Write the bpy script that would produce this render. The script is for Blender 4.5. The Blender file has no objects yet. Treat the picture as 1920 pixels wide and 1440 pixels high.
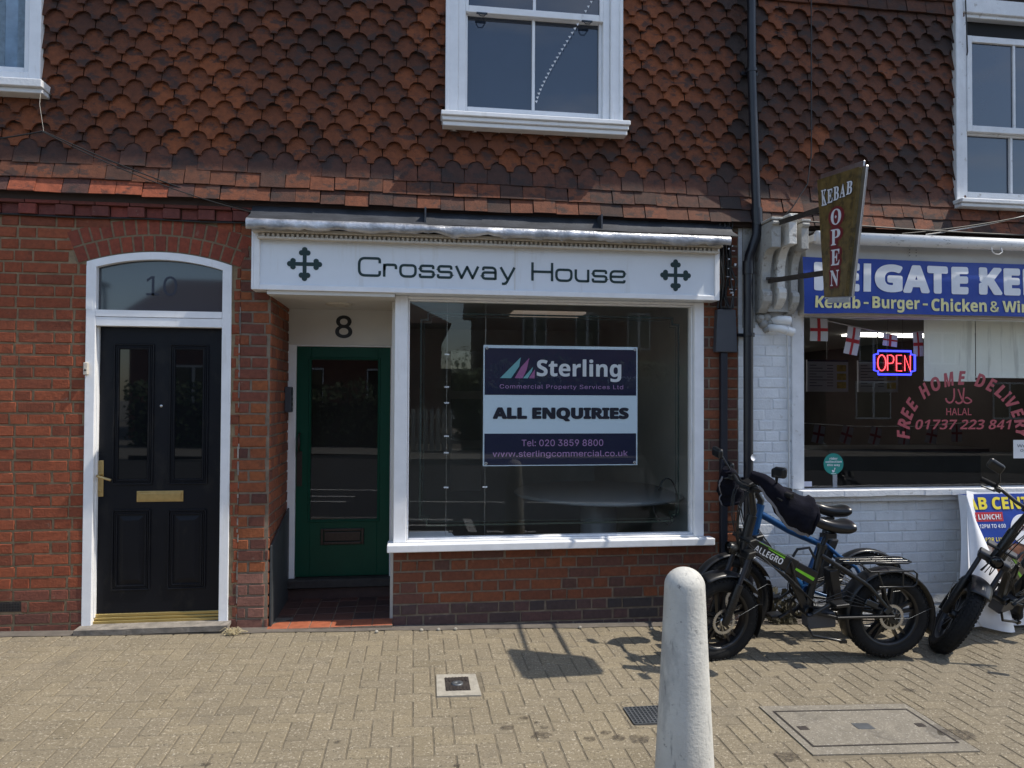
import bpy, bmesh, math, random, os
from math import sin, cos, pi, radians, sqrt, atan2
from mathutils import Vector, Matrix, noise
random.seed(7)
S = bpy.context.scene
COL = S.collection

# ------------------------------------------------------------------ camera, sky, sun, exposure
cam_d = bpy.data.cameras.new("camera"); cam = bpy.data.objects.new("camera", cam_d); COL.objects.link(cam)
cam_d.sensor_width = 36.0; cam_d.lens = 36.0 * 1350 / 1920
cam_d.clip_start = 0.05; cam_d.clip_end = 500
YAW, PIT, ROLL = radians(7.7), radians(1.0), radians(0.29)
fw = Vector((sin(YAW) * cos(PIT), cos(YAW) * cos(PIT), sin(PIT)))
rt = Vector((cos(YAW), -sin(YAW), 0)); up = rt.cross(fw)
r2 = rt * cos(ROLL) + up * sin(ROLL); u2 = up * cos(ROLL) - rt * sin(ROLL)
M3 = Matrix((r2, u2, -fw)).transposed()
cam.matrix_world = Matrix.Translation((0, -5.26, 1.62)) @ M3.to_4x4()
S.camera = cam

SUN_EL = radians(57.0); SUN_AZ = radians(11.5)          # azimuth: degrees in front of the wall plane, sun to the right
sd = Vector((cos(SUN_EL) * cos(SUN_AZ), -cos(SUN_EL) * sin(SUN_AZ), sin(SUN_EL)))
W = bpy.data.worlds.new("World"); S.world = W; W.use_nodes = True
nt = W.node_tree; bg = nt.nodes["Background"]
sky = nt.nodes.new("ShaderNodeTexSky"); sky.sky_type = 'NISHITA'; sky.sun_disc = False
sky.sun_elevation = SUN_EL; sky.sun_rotation = atan2(sd.x, sd.y)
sky.air_density = 1.0; sky.dust_density = 0.7; sky.ozone_density = 1.0
# broken fair-weather cloud: noise on a flat layer overhead, mixed into the clear sky
def _n(t): return nt.nodes.new(t)
tc_ = _n("ShaderNodeTexCoord"); sx = _n("ShaderNodeSeparateXYZ"); nt.links.new(tc_.outputs["Generated"], sx.inputs[0])
mz = _n("ShaderNodeMath"); mz.operation = 'ADD'; mz.inputs[1].default_value = .12; nt.links.new(sx.outputs[2], mz.inputs[0])
ds = _n("ShaderNodeVectorMath"); ds.operation = 'DIVIDE'; cz = _n("ShaderNodeCombineXYZ")
for k in range(3): nt.links.new(mz.outputs[0], cz.inputs[k])
nt.links.new(tc_.outputs["Generated"], ds.inputs[0]); nt.links.new(cz.outputs[0], ds.inputs[1])
cn = _n("ShaderNodeTexNoise"); cn.inputs["Scale"].default_value = 1.1; cn.inputs["Detail"].default_value = 8; cn.inputs["Roughness"].default_value = .58; nt.links.new(ds.outputs[0], cn.inputs["Vector"])
cr_ = _n("ShaderNodeMapRange"); cr_.inputs[1].default_value = .50; cr_.inputs[2].default_value = .72; cr_.inputs[3].default_value = 0; cr_.inputs[4].default_value = .8; nt.links.new(cn.outputs["Fac"], cr_.inputs[0])
up_ = _n("ShaderNodeMapRange"); up_.inputs[1].default_value = .0; up_.inputs[2].default_value = .10; nt.links.new(sx.outputs[2], up_.inputs[0])
cm = _n("ShaderNodeMath"); cm.operation = 'MULTIPLY'; nt.links.new(cr_.outputs[0], cm.inputs[0]); nt.links.new(up_.outputs[0], cm.inputs[1])
mxs = _n("ShaderNodeMix"); mxs.data_type = 'RGBA'; nt.links.new(cm.outputs[0], mxs.inputs[0]); nt.links.new(sky.outputs[0], mxs.inputs[6]); mxs.inputs[7].default_value = (5.6, 5.8, 6.2, 1)
nt.links.new(mxs.outputs[2], bg.inputs[0]); bg.inputs[1].default_value = 0.15
sl = bpy.data.lights.new("sun", 'SUN'); sl.energy = 3.4; sl.angle = radians(0.5); sl.color = (1.0, 0.93, 0.82)
so = bpy.data.objects.new("sun", sl); COL.objects.link(so)
so.rotation_euler = (-sd).to_track_quat('-Z', 'Y').to_euler()
S.view_settings.view_transform = 'Standard'; S.view_settings.look = 'None'
S.view_settings.gamma = 1; S.view_settings.use_curve_mapping = False
S.view_settings.exposure = 0.58
try:
    S.cycles.max_bounces = 8; S.cycles.transparent_max_bounces = 16
except Exception:
    pass

def gz(x): return -0.022 * (x + 1.4)                    # the pavement falls gently to the right

# ------------------------------------------------------------------ materials
MATS = {}
def P(name, col, rough=.5, metal=0., var=0., vscale=6., bump=0., bscale=60., attr=False, spec=.5, spots=None, emit=None, streak=None, bdist=.01):
    """procedural Principled material; var = brightness mottling, attr = per-piece colour, spots = (colour, scale, threshold, amount)"""
    if name in MATS: return MATS[name]
    m = bpy.data.materials.new(name); MATS[name] = m; m.use_nodes = True
    n = m.node_tree.nodes; l = m.node_tree.links; b = n["Principled BSDF"]
    b.inputs["Roughness"].default_value = rough; b.inputs["Metallic"].default_value = metal
    b.inputs["Specular IOR Level"].default_value = spec
    tc = n.new("ShaderNodeTexCoord"); vec = tc.outputs["Object"]
    if attr:
        a = n.new("ShaderNodeAttribute"); a.attribute_name = "Col"; c = a.outputs["Color"]
    else:
        rgb = n.new("ShaderNodeRGB"); rgb.outputs[0].default_value = (*col, 1); c = rgb.outputs[0]
    def noi(scale, det=6, rg=.6, v=None):
        x = n.new("ShaderNodeTexNoise"); x.inputs["Scale"].default_value = scale; x.inputs["Detail"].default_value = det
        x.inputs["Roughness"].default_value = rg; l.new(v or vec, x.inputs["Vector"]); return x.outputs["Fac"]
    if var:
        mr = n.new("ShaderNodeMapRange"); l.new(noi(vscale), mr.inputs[0])
        mr.inputs[1].default_value = .3; mr.inputs[2].default_value = .7
        mr.inputs[3].default_value = 1 - var; mr.inputs[4].default_value = 1 + var
        h = n.new("ShaderNodeHueSaturation"); l.new(c, h.inputs["Color"]); l.new(mr.outputs[0], h.inputs["Value"]); c = h.outputs[0]
    for sp in (spots or []):
        scol, sc, th, amt = sp[:4]
        v = vec
        if len(sp) > 4:
            mp = n.new("ShaderNodeMapping"); mp.inputs["Scale"].default_value = sp[4]; l.new(vec, mp.inputs["Vector"]); v = mp.outputs[0]
        cr = n.new("ShaderNodeMapRange"); l.new(noi(sc, 8, .65, v), cr.inputs[0])
        cr.inputs[1].default_value = th; cr.inputs[2].default_value = th + .08; cr.inputs[3].default_value = 0; cr.inputs[4].default_value = amt
        mx = n.new("ShaderNodeMix"); mx.data_type = 'RGBA'; l.new(cr.outputs[0], mx.inputs[0]); l.new(c, mx.inputs[6]); mx.inputs[7].default_value = (*scol, 1); c = mx.outputs[2]
    l.new(c, b.inputs["Base Color"])
    if bump:
        bp = n.new("ShaderNodeBump"); bp.inputs["Strength"].default_value = bump; bp.inputs["Distance"].default_value = bdist
        l.new(noi(bscale, 8), bp.inputs["Height"]); l.new(bp.outputs[0], b.inputs["Normal"])
    if emit:
        b.inputs["Emission Color"].default_value = (*emit[0], 1); b.inputs["Emission Strength"].default_value = emit[1]
    return m

def glass_mat(name, tint=(.90, .93, .92), ior=1.62, rough=0.0):
    if name in MATS: return MATS[name]
    m = bpy.data.materials.new(name); MATS[name] = m; m.use_nodes = True
    n = m.node_tree.nodes; l = m.node_tree.links; n.clear()
    o = n.new("ShaderNodeOutputMaterial"); mx = n.new("ShaderNodeMixShader"); f = n.new("ShaderNodeFresnel")
    ge = n.new("ShaderNodeNewGeometry"); mi = n.new("ShaderNodeMix"); mi.inputs[2].default_value = ior; mi.inputs[3].default_value = 1 / ior   # a thin pane mirrors alike from both sides
    l.new(ge.outputs["Backfacing"], mi.inputs[0]); l.new(mi.outputs[0], f.inputs[0])
    t = n.new("ShaderNodeBsdfTransparent"); t.inputs[0].default_value = (*tint, 1)
    g = n.new("ShaderNodeBsdfGlossy"); g.inputs["Roughness"].default_value = rough
    l.new(f.outputs[0], mx.inputs[0]); l.new(t.outputs[0], mx.inputs[1]); l.new(g.outputs[0], mx.inputs[2]); l.new(mx.outputs[0], o.inputs[0])
    return m

DIRT = (.12, .10, .08)
m_brick = P("red_brick", (.3, .06, .04), .9, attr=True, var=.22, vscale=35, bump=.5, bscale=90, spots=[((.36, .29, .22), 13, .64, .38), ((.040, .026, .020), 4, .62, .4), ((.42, .36, .30), 3.2, .70, .35)])
m_mortar = P("lime_mortar", (.25, .185, .11), .95, var=.3, vscale=18, bump=.6, bscale=150)
m_mortar_grey = P("grey_mortar", (.19, .15, .11), .95, var=.35, vscale=14, bump=.6, bscale=150)
m_tile = P("clay_tile", (.3, .08, .04), .85, attr=True, var=.28, vscale=26, bump=.35, bscale=110, spots=[((.028, .020, .018), 9, .52, .75, (1, 1, 1.6)), ((.030, .022, .020), 16, .60, .6, (.8, 1, 2.2)), ((.45, .40, .33), 40, .74, .5)])
m_tile_back = P("tile_shadow_gap", (.04, .025, .02), .95)
m_white = P("white_gloss_paint", (.82, .825, .83), .32, var=.05, vscale=9, bump=.10, bscale=35, spots=[((.42, .38, .31), 11, .70, .35), ((.50, .46, .38), 13, .60, .22, (1, 1, .14))])
m_white_old = P("weathered_white_paint", (.70, .71, .72), .55, var=.08, vscale=10, bump=.3, bscale=50, spots=[((.27, .23, .18), 16, .62, .6), ((.20, .18, .15), 40, .70, .6)])
m_bracket = P("grimy_bracket_paint", (.36, .355, .33), .65, var=.15, vscale=14, bump=.5, bscale=45, spots=[((.18, .16, .13), 14, .56, .7), ((.10, .09, .08), 35, .64, .7)])
m_peel = P("peeling_paint", (.62, .61, .57), .7, var=.1, vscale=14, bump=.8, bscale=40, spots=[((.16, .13, .10), 12, .56, .85), ((.75, .74, .70), 22, .62, .7)])
m_cream = P("cream_trim_paint", (.56, .51, .43), .6, var=.1, vscale=14, bump=.2, bscale=60, spots=[((.2, .17, .13), 22, .66, .6)])
m_board = P("fascia_board_paint", (.72, .76, .80), .3, var=.03, vscale=4, spots=[((.50, .47, .40), 9, .57, .20, (1, 1, .12)), ((.45, .45, .42), 6, .72, .3)])
m_porch_cream = P("cream_panel_paint", (.62, .60, .55), .5, var=.05, vscale=3)
m_painted_brick = P("white_masonry_paint", (.72, .74, .76), .6, attr=True, var=.07, vscale=10, bump=.45, bscale=70, spots=[((.40, .37, .33), 13, .62, .6), ((.10, .085, .075), 5, .665, .55)])
m_painted_mortar = P("painted_joint", (.66, .68, .70), .7, var=.12, vscale=14, bump=.4, bscale=90)
m_black_door = P("black_composite_door", (.0045, .0055, .009), .42, bump=.12, bscale=180, var=.1, spec=.22, spots=[((.020, .019, .018), 7, .58, .5, (1, 1, .5))])
m_dark_glass = P("dark_reflecting_glass", (.006, .007, .008), .02, spec=.5)
m_sky_glass = P("window_glass_dark_room", (.022, .032, .052), .015, spec=1.0, var=.12, vscale=1.5)
m_frost = P("fanlight_obscured_glass", (.035, .045, .055), .04, spec=.9)
m_numeral_blue = P("etched_numeral", (.012, .016, .035), .3)
m_brass = P("brushed_brass", (.55, .40, .18), .35, metal=1., var=.12, vscale=30)
m_gold_anod = P("gold_threshold", (.45, .34, .13), .38, metal=.8, var=.1)
m_steel = P("steel", (.55, .56, .57), .3, metal=1., var=.1, vscale=40)
m_lead = P("lead_sheet", (.42, .43, .45), .36, metal=.6, var=.45, vscale=9, bump=.9, bscale=14, spots=[((.45, .46, .48), 12, .58, .6)])
m_lead_dark = P("old_lead_apron", (.055, .06, .07), .5, metal=.3, var=.35, vscale=6, bump=.3, bscale=30)
m_green = P("dark_green_paint", (.0025, .055, .032), .38, var=.08, bump=.08, bscale=40, spec=.22)
m_green_sign = P("sign_green", (.006, .030, .030), .5)
m_bronze = P("dark_bronze", (.045, .033, .028), .45, metal=.5, var=.2, vscale=40)
m_timber_dark = P("dark_weathered_sill", (.035, .03, .027), .7, var=.3, vscale=20, bump=.4)
m_slate = P("dark_kick_panel", (.045, .05, .053), .55, var=.15, vscale=8)
m_stone_step = P("worn_stone_step", (.23, .205, .175), .85, var=.35, vscale=14, bump=.8, bscale=45, spots=[((.06, .055, .05), 9, .58, .6)])
m_quarry = P("quarry_tile", (.12, .045, .03), .55, attr=True, var=.2, vscale=20, bump=.15, bscale=80)
m_pipe = P("black_cast_pipe", (.012, .013, .018), .35, var=.2, vscale=12, bump=.1, bscale=40)
m_conduit = P("dark_blue_conduit", (.012, .014, .022), .45)
m_box_grey = P("grey_cabinet", (.052, .057, .068), .45, var=.08, vscale=7, spots=[((.1, .1, .1), 18, .7, .4)])
m_cable = P("black_cable", (.01, .01, .01), .5)
m_cable_w = P("white_cable", (.6, .6, .58), .5)
m_pvc = P("white_pvc", (.75, .75, .73), .3, var=.05)
m_navy = P("navy_board", (.006, .010, .042), .35)
m_paleblue = P("pale_board", (.62, .74, .84), .45)
m_ink = P("navy_ink", (.006, .007, .022), .5)
m_purple = P("mauve_ink", (.42, .24, .47), .5)
m_teal_l = P("logo_aqua", (.17, .42, .46), .5)
m_pink_l = P("logo_pink", (.34, .11, .28), .5)
m_white_ink = P("white_ink", (.72, .74, .78), .5)
m_blue_ban = P("blue_banner_vinyl", (.006, .042, .30), .42, var=.12, vscale=5, bump=.15, bscale=7, bdist=.03)
m_yellow = P("pale_yellow_print", (.78, .72, .34), .5, var=.1, vscale=25)
m_white_vinyl = P("white_banner_print", (.80, .81, .84), .45, var=.06, vscale=7)
m_bankgrey = P("grey_fascia_panel", (.50, .50, .48), .5, var=.08, vscale=4, spots=[((.3, .29, .27), 10, .66, .5)])
m_alu = P("brushed_aluminium", (.62, .63, .65), .32, metal=1., var=.1, vscale=20)
m_cass = P("painted_cassette", (.72, .72, .71), .33, var=.06, vscale=8, spots=[((.13, .11, .09), 18, .60, .75, (1, 1, 3)), ((.2, .18, .15), 45, .63, .6)])
m_olive = P("mottled_bronze_sign", (.13, .088, .026), .45, var=.45, vscale=22, spots=[((.028, .021, .010), 16, .53, .6), ((.12, .10, .03), 30, .6, .6)])
m_red_out = P("sign_crimson", (.17, .012, .02), .5)
m_dkbrown = P("sign_dark_outline", (.02, .012, .01), .6)
m_rust = P("rusty_bracket", (.05, .04, .033), .7, metal=.3, var=.4, vscale=25)
m_neon_r = P("neon_red_tube", (.5, .02, .03), .4, emit=((1, .07, .09), 2.2))
m_neon_b = P("neon_blue_tube", (.02, .02, .5), .4, emit=((.04, .05, 1), 2.3))
m_cling = P("red_window_vinyl", (.40, .075, .09), .55)
m_blind = P("roller_blind_cloth", (.86, .86, .78), .8, var=.06, vscale=3, spots=[((.45, .45, .40), 3, .55, .5, (3, 1, .25))])
m_flag_w = P("flag_white", (.62, .62, .66), .8); m_flag_r = P("flag_red", (.42, .02, .03), .8)
m_teal = P("teal_sticker", (.010, .215, .185), .5)
m_menu = P("menu_board", (.55, .55, .62), .6); m_menu_i = P("menu_ink", (.03, .03, .07), .6); m_menu_y = P("menu_photo", (.5, .36, .08), .6, var=.4, vscale=20)
m_paper = P("paper", (.70, .71, .72), .7)
m_room = P("dim_room_wall", (.5, .5, .46), .9, var=.1, vscale=2)
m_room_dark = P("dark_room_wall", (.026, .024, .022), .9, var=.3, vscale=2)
m_room_floor = P("room_floor", (.10, .10, .09), .5, var=.2)
m_room_ceil = P("room_ceiling", (.45, .43, .40), .9)
m_panel_light = P("fluorescent_panel", (.8, .8, .8), .5, emit=((1, .97, .9), 3.5))
m_panel_dim = P("warm_ceiling_panel", (.8, .7, .6), .5, emit=((1, .8, .65), .10))
m_table = P("white_laminate", (.36, .375, .385), .35)
m_acryl = glass_mat("acrylic_pocket", (.78, .80, .80), 1.45, .05)
m_glass = glass_mat("shop_glass", (.95, .97, .96), 1.62)
m_rubber = P("tyre_rubber", (.012, .012, .0125), .85, spec=.25, var=.25, vscale=18, bump=.3, bscale=90, spots=[((.10, .09, .075), 10, .63, .4)])
m_bframe = P("black_bike_frame", (.010, .011, .012), .28, var=.1)
m_bplast = P("black_bike_plastic", (.009, .009, .0095), .38, var=.15, vscale=30)
m_bmetal = P("dark_anodised", (.05, .055, .06), .35, metal=.8)
m_saddle = P("black_saddle_vinyl", (.010, .010, .011), .3)
m_blueframe = P("metallic_blue_frame", (.010, .062, .17), .28, metal=.25)
m_bluelet = P("frame_silver_print", (.50, .53, .56), .4)
m_lime = P("lime_stripe", (.22, .62, .03), .4)
m_mitt = P("navy_black_mitt_cloth", (.007, .007, .012), .95, spec=.12, var=.3, vscale=20, bump=.5, bscale=25)
m_refl = P("grey_reflective_trim", (.17, .17, .19), .5)
m_redpipe = P("red_piping", (.12, .012, .012), .6)
m_concrete = P("bollard_concrete", (.52, .505, .455), .85, var=.12, vscale=5, bump=.35, bscale=70, spots=[((.30, .295, .28), 7, .52, .5, (1, 1, .45)), ((.14, .135, .13), 38, .62, .8), ((.55, .54, .5), 16, .62, .5), ((.16, .155, .15), 14, .61, .6, (1.6, 1.6, .4))])
m_iron = P("cast_iron", (.055, .046, .042), .6, metal=.4, var=.3, vscale=30, bump=.4)
m_surround = P("pale_mortar_surround", (.32, .295, .245), .9, var=.2, vscale=25, bump=.5)
m_grate = P("galvanised_grate", (.14, .15, .16), .5, metal=.6, var=.2)
m_hole = P("dark_void", (.01, .01, .01), .9)
def paver_mat(name, attr, base):
    m = P(name, base, .9, attr=attr, var=.08, vscale=2.2, bump=.5, bscale=120,
          spots=[((.46, .405, .31), 75, .56, .75), ((.06, .05, .038), 95, .55, .75), ((.10, .085, .065), 2.3, .58, .35), ((.055, .042, .036), 9, .735, .75), ((.05, .045, .04), 30, .78, .7)])
    return m
m_paver = paver_mat("block_paving", True, (.25, .2, .14))
m_joint = P("jointing_sand", (.15, .125, .086), .95, var=.3, vscale=20, bump=.5, bscale=200)
m_cover = P("recessed_cover_concrete", (.20, .178, .14), .9, var=.15, vscale=10, bump=.5, bscale=240, spots=[((.46, .43, .38), 80, .56, .6), ((.09, .08, .07), 100, .56, .6), ((.09, .08, .068), 4, .56, .6)])
m_strip = P("grey_edge_mortar", (.125, .108, .09), .95, var=.25, vscale=12, bump=.6, bscale=160)
m_asphalt = P("asphalt", (.05, .05, .052), .85, var=.2, vscale=8, bump=.6, bscale=220, spots=[((.09, .09, .09), 200, .58, .6)])
m_kerb = P("kerb_concrete", (.26, .25, .23), .9, var=.15, bump=.4)
m_roadpaint = P("road_paint", (.62, .62, .60), .7, var=.1, vscale=20)
m_flags = P("paving_slabs", (.22, .21, .19), .9, var=.15)
m_straw = P("dry_grass", (.50, .42, .25), .9)
m_leaf = P("hedge_leaf", (.035, .065, .02), .7, var=.5, vscale=4)
m_house = P("far_house_brick", (.16, .06, .045), .9, var=.2, vscale=3)
m_render = P("far_house_render", (.33, .31, .27), .9, var=.1)
m_roof = P("far_roof_tile", (.09, .05, .04), .9, var=.25, vscale=5)
m_fence = P("pale_picket", (.45, .44, .40), .8)
m_post = P("lamp_post_paint", (.10, .11, .11), .5)

# ------------------------------------------------------------------ mesh helpers
BASE = {}
def fac(y):                                           # wall-plane mapping: (along, up, out) -> world
    return lambda u, v, d=0.: (u, y - d, v)
class MB:
    def __init__(s): s.v = []; s.f = []; s.c = []; s.sm = []; s.col = (1, 1, 1)
    def add(s, vs, fs, col=None, smooth=False):
        o = len(s.v); s.v += [tuple(p) for p in vs]
        for f in fs: s.f.append(tuple(i + o for i in f)); s.c.append(col or s.col); s.sm.append(smooth)
    def box(s, x0, x1, y0, y1, z0, z1, col=None):
        s.add([(x0, y0, z0), (x1, y0, z0), (x1, y1, z0), (x0, y1, z0), (x0, y0, z1), (x1, y0, z1), (x1, y1, z1), (x0, y1, z1)],
              [(0, 3, 2, 1), (4, 5, 6, 7), (0, 1, 5, 4), (1, 2, 6, 5), (2, 3, 7, 6), (3, 0, 4, 7)], col)
    def obox(s, c, ax, ay, az, hx, hy, hz, col=None):
        c = Vector(c); ax = Vector(ax).normalized() * hx; ay = Vector(ay).normalized() * hy; az = Vector(az).normalized() * hz
        vs = [c + ax * i + ay * j + az * k for k in (-1, 1) for (i, j) in ((-1, -1), (1, -1), (1, 1), (-1, 1))]
        s.add(vs, [(0, 3, 2, 1), (4, 5, 6, 7), (0, 1, 5, 4), (1, 2, 6, 5), (2, 3, 7, 6), (3, 0, 4, 7)], col)
    def bar(s, a, b, w, h, upv=(0, 0, 1), col=None):
        a = Vector(a); b = Vector(b); d = b - a; n = Vector(upv).cross(d)
        if n.length < 1e-6: n = Vector((1, 0, 0)).cross(d)
        s.obox((a + b) / 2, d, n, d.cross(n), d.length / 2, w / 2, h / 2, col)
    def poly(s, pts, mp, d0, d1, col=None):            # outline in the (u,v) plane made solid between depths d0 (back) and d1 (front)
        n = len(pts)
        s.add([mp(u, v, d1) for u, v in pts] + [mp(u, v, d0) for u, v in pts],
              [tuple(range(n)), tuple(range(2 * n - 1, n - 1, -1))] + [(i, i + n, (i + 1) % n + n, (i + 1) % n) for i in range(n)], col)
    def tube(s, pts, r, n=10, closed=False, cap=True, col=None, ell=None):
        pts = [Vector(p) for p in pts]; N = len(pts); rr = r if isinstance(r, (list, tuple)) else [r] * N
        rings = []; prev = None
        for i, p in enumerate(pts):
            if closed: t = pts[(i + 1) % N] - pts[i - 1]
            else: t = pts[min(i + 1, N - 1)] - pts[max(i - 1, 0)]
            t.normalize()
            if prev is None:
                q = Vector((0, 0, 1)) if abs(t.z) < .9 else Vector((1, 0, 0)); a = q.cross(t).normalized()
            else:
                a = prev - t * prev.dot(t)
                a = a.normalized() if a.length > 1e-6 else Vector((1, 0, 0))
            prev = a; b = t.cross(a); e = ell or (1, 1)
            rings.append([p + a * (cos(2 * pi * k / n) * rr[i] * e[0]) + b * (sin(2 * pi * k / n) * rr[i] * e[1]) for k in range(n)])
        vs = [q for g in rings for q in g]; fs = []
        for i in range(N if closed else N - 1):
            j = (i + 1) % N
            for k in range(n): fs.append((i * n + k, i * n + (k + 1) % n, j * n + (k + 1) % n, j * n + k))
        s.add(vs, fs, col, True)
        if cap and not closed: s.add(rings[0], [tuple(range(n - 1, -1, -1))], col); s.add(rings[-1], [tuple(range(n))], col)
    def lathe(s, prof, o, axis, n=32, col=None, smooth=True, cap=False):   # prof: (radius, along axis)
        o = Vector(o); ax = Vector(axis).normalized(); q = Vector((0, 0, 1)) if abs(ax.z) < .9 else Vector((1, 0, 0))
        a = q.cross(ax).normalized(); b = ax.cross(a); m = len(prof); vs = []
        for k in range(n):
            t = 2 * pi * k / n
            for r, h in prof: vs.append(o + a * (cos(t) * r) + b * (sin(t) * r) + ax * h)
        fs = [(k * m + i, ((k + 1) % n) * m + i, ((k + 1) % n) * m + i + 1, k * m + i + 1) for k in range(n) for i in range(m - 1)]
        s.add(vs, fs, col, smooth)
    def merge(s, o, fn=None):
        k = len(s.v); s.v += [tuple(fn(Vector(p))) if fn else p for p in o.v]
        s.f += [tuple(i + k for i in f) for f in o.f]; s.c += o.c; s.sm += o.sm
    def xf(s, fn): s.v = [tuple(fn(Vector(p))) for p in s.v]; return s
    def build(s, name, mat, parent=None, bevel=0., seg=1, sub=0, solid=0.):
        base = Vector(BASE.get(parent.name, (0, 0, 0))) if parent else Vector((0, 0, 0))
        me = bpy.data.meshes.new(name)
        me.from_pydata([tuple(Vector(p) - base) for p in s.v], [], s.f)
        at = me.color_attributes.new("Col", 'FLOAT_COLOR', 'CORNER')
        buf = []
        for f, c in zip(s.f, s.c): buf += list((*c[:3], 1.0)) * len(f)
        at.data.foreach_set("color", buf)
        me.polygons.foreach_set("use_smooth", s.sm)
        me.materials.append(mat); me.update()
        ob = bpy.data.objects.new(name, me); COL.objects.link(ob)
        if parent: ob.parent = parent; BASE[ob.name] = tuple(base)
        else: BASE[ob.name] = (0, 0, 0)
        if solid: mo = ob.modifiers.new("thickness", 'SOLIDIFY'); mo.thickness = solid
        if bevel: mo = ob.modifiers.new("bevel", 'BEVEL'); mo.width = bevel; mo.segments = seg; mo.limit_method = 'ANGLE'; mo.angle_limit = radians(40)
        if sub: mo = ob.modifiers.new("subdivision", 'SUBSURF'); mo.levels = sub; mo.render_levels = sub
        return ob
def tag(o, label, cat, group=None):
    o["label"] = label; o["category"] = cat
    if group: o["group"] = group
    return o
def thing(name, label, cat, loc=(0, 0, 0), group=None):
    o = bpy.data.objects.new(name, None); COL.objects.link(o); o.location = loc; o.empty_display_size = .1
    BASE[o.name] = tuple(loc); return tag(o, label, cat, group)
def struct(o, kind="structure"): o["kind"] = kind; return o

# ------------------------------------------------------------------ lettering
FD = None
try: FD = os.path.join(bpy.utils.resource_path('LOCAL'), "datafiles", "fonts")
except Exception: pass
def font(fn):
    try: return bpy.data.fonts.load(os.path.join(FD, fn), check_existing=True)
    except Exception: return None
F_INTER = font("Inter.woff2"); F_NOTO = font("NotoSansDevanagari-Regular.woff2")
F_MATH = font("NotoSansMath-Regular.woff2")
def sty(t, up_, lo_, dg):
    """the same words in a bold or serif cut of the alphabet"""
    if not F_MATH: return t
    return "".join(chr(up_ + ord(c) - 65) if 'A' <= c <= 'Z' else chr(lo_ + ord(c) - 97) if 'a' <= c <= 'z' else chr(dg + ord(c) - 48) if '0' <= c <= '9' else c for c in t)
def BO(t): return sty(t, 0x1D5D4, 0x1D5EE, 0x1D7EC)
def BI(t): return sty(t, 0x1D63C, 0x1D656, 0x1D7EC)
def SE(t): return sty(t, 0x1D400, 0x1D41A, 0x1D7CE)
def glyphs(body, bold=0., f=None, shear=0., space=1.):
    cu = bpy.data.curves.new("text", 'FONT'); cu.body = body
    if f: cu.font = f
    cu.offset = bold; cu.shear = shear; cu.space_character = space; cu.resolution_u = 4; cu.fill_mode = 'FRONT'
    ob = bpy.data.objects.new("text", cu); COL.objects.link(ob)
    dg = bpy.context.evaluated_depsgraph_get(); dg.update()
    me = bpy.data.meshes.new_from_object(ob.evaluated_get(dg))
    vs = [(v.co.x, v.co.y) for v in me.vertices]; fs = [tuple(p.vertices) for p in me.polygons]
    bpy.data.objects.remove(ob); bpy.data.curves.remove(cu); bpy.data.meshes.remove(me)
    return vs, fs
def text(mb, body, x0, x1, z0, z1, mp, d, bold=0., f=None, shear=0., space=1., warp=None):
    """fit the words into the rectangle x0..x1, z0..z1 of the plane mp at height d above it; bold = stroke growth in ems"""
    vs, fs = glyphs(body, 0., F_MATH if any(ord(c) > 0x1D000 for c in body) else (f if f else F_INTER), shear, space)
    a0 = min(v[0] for v in vs) - bold; a1 = max(v[0] for v in vs) + bold; b0 = min(v[1] for v in vs) - bold; b1 = max(v[1] for v in vs) + bold
    sh = [(0, 0)]
    if bold: sh += [(bold * cos(pi * k / 6) , bold * sin(pi * k / 6)) for k in range(12)]
    if bold > .04: sh += [(bold * .5 * cos(pi * k / 3) , bold * .5 * sin(pi * k / 3)) for k in range(6)]
    for n, (sx, sy) in enumerate(sh):
        out = []
        for x, y in vs:
            p, q = x0 + (x + sx - a0) / (a1 - a0) * (x1 - x0), z0 + (y + sy - b0) / (b1 - b0) * (z1 - z0)
            if warp: p, q = warp(p, q)
            out.append(mp(p, q, d + n * .00006))
        mb.add(out, fs)
def ribbon(mb, pts, w, mp, d, closed=False):
    """flat stroke of width w along pts"""
    P2 = [Vector(p) for p in pts]; N = len(P2); L = []; Rr = []
    for i in range(N):
        if closed: t0 = P2[i] - P2[i - 1]; t1 = P2[(i + 1) % N] - P2[i]
        else:
            t1 = P2[min(i + 1, N - 1)] - P2[min(i, N - 2)]; t0 = P2[max(i, 1)] - P2[max(i - 1, 0)]
        t0.normalize(); t1.normalize(); n0 = Vector((-t0.y, t0.x)); n1 = Vector((-t1.y, t1.x)); n = n0 + n1
        n = n.normalized() if n.length > 1e-6 else n0
        k = w / 2 / max(.5, n.dot(n0)); L.append(P2[i] + n * k); Rr.append(P2[i] - n * k)
    vs = [mp(p.x, p.y, d) for p in L] + [mp(p.x, p.y, d) for p in Rr]
    fs = [(i, i + N, (i + 1) % N + N, (i + 1) % N) for i in range(N if closed else N - 1)]
    mb.add(vs, fs)
def rpath(pts, r, n=5):
    """polyline with its inner corners rounded"""
    out = [pts[0]]
    for i in range(1, len(pts) - 1):
        p = Vector(pts[i]); a = Vector(pts[i - 1]) - p; b = Vector(pts[i + 1]) - p
        k = min(r, a.length / 2, b.length / 2); a = p + a.normalized() * k; b = p + b.normalized() * k
        for j in range(n + 1):
            t = j / n; q = a * (1 - t) ** 2 + p * 2 * t * (1 - t) + b * t * t; out.append((q.x, q.y))
    out.append(pts[-1]); return out
def disc(cx, cy, r, n=24): return [(cx + r * cos(2 * pi * k / n), cy + r * sin(2 * pi * k / n)) for k in range(n)]

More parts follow.
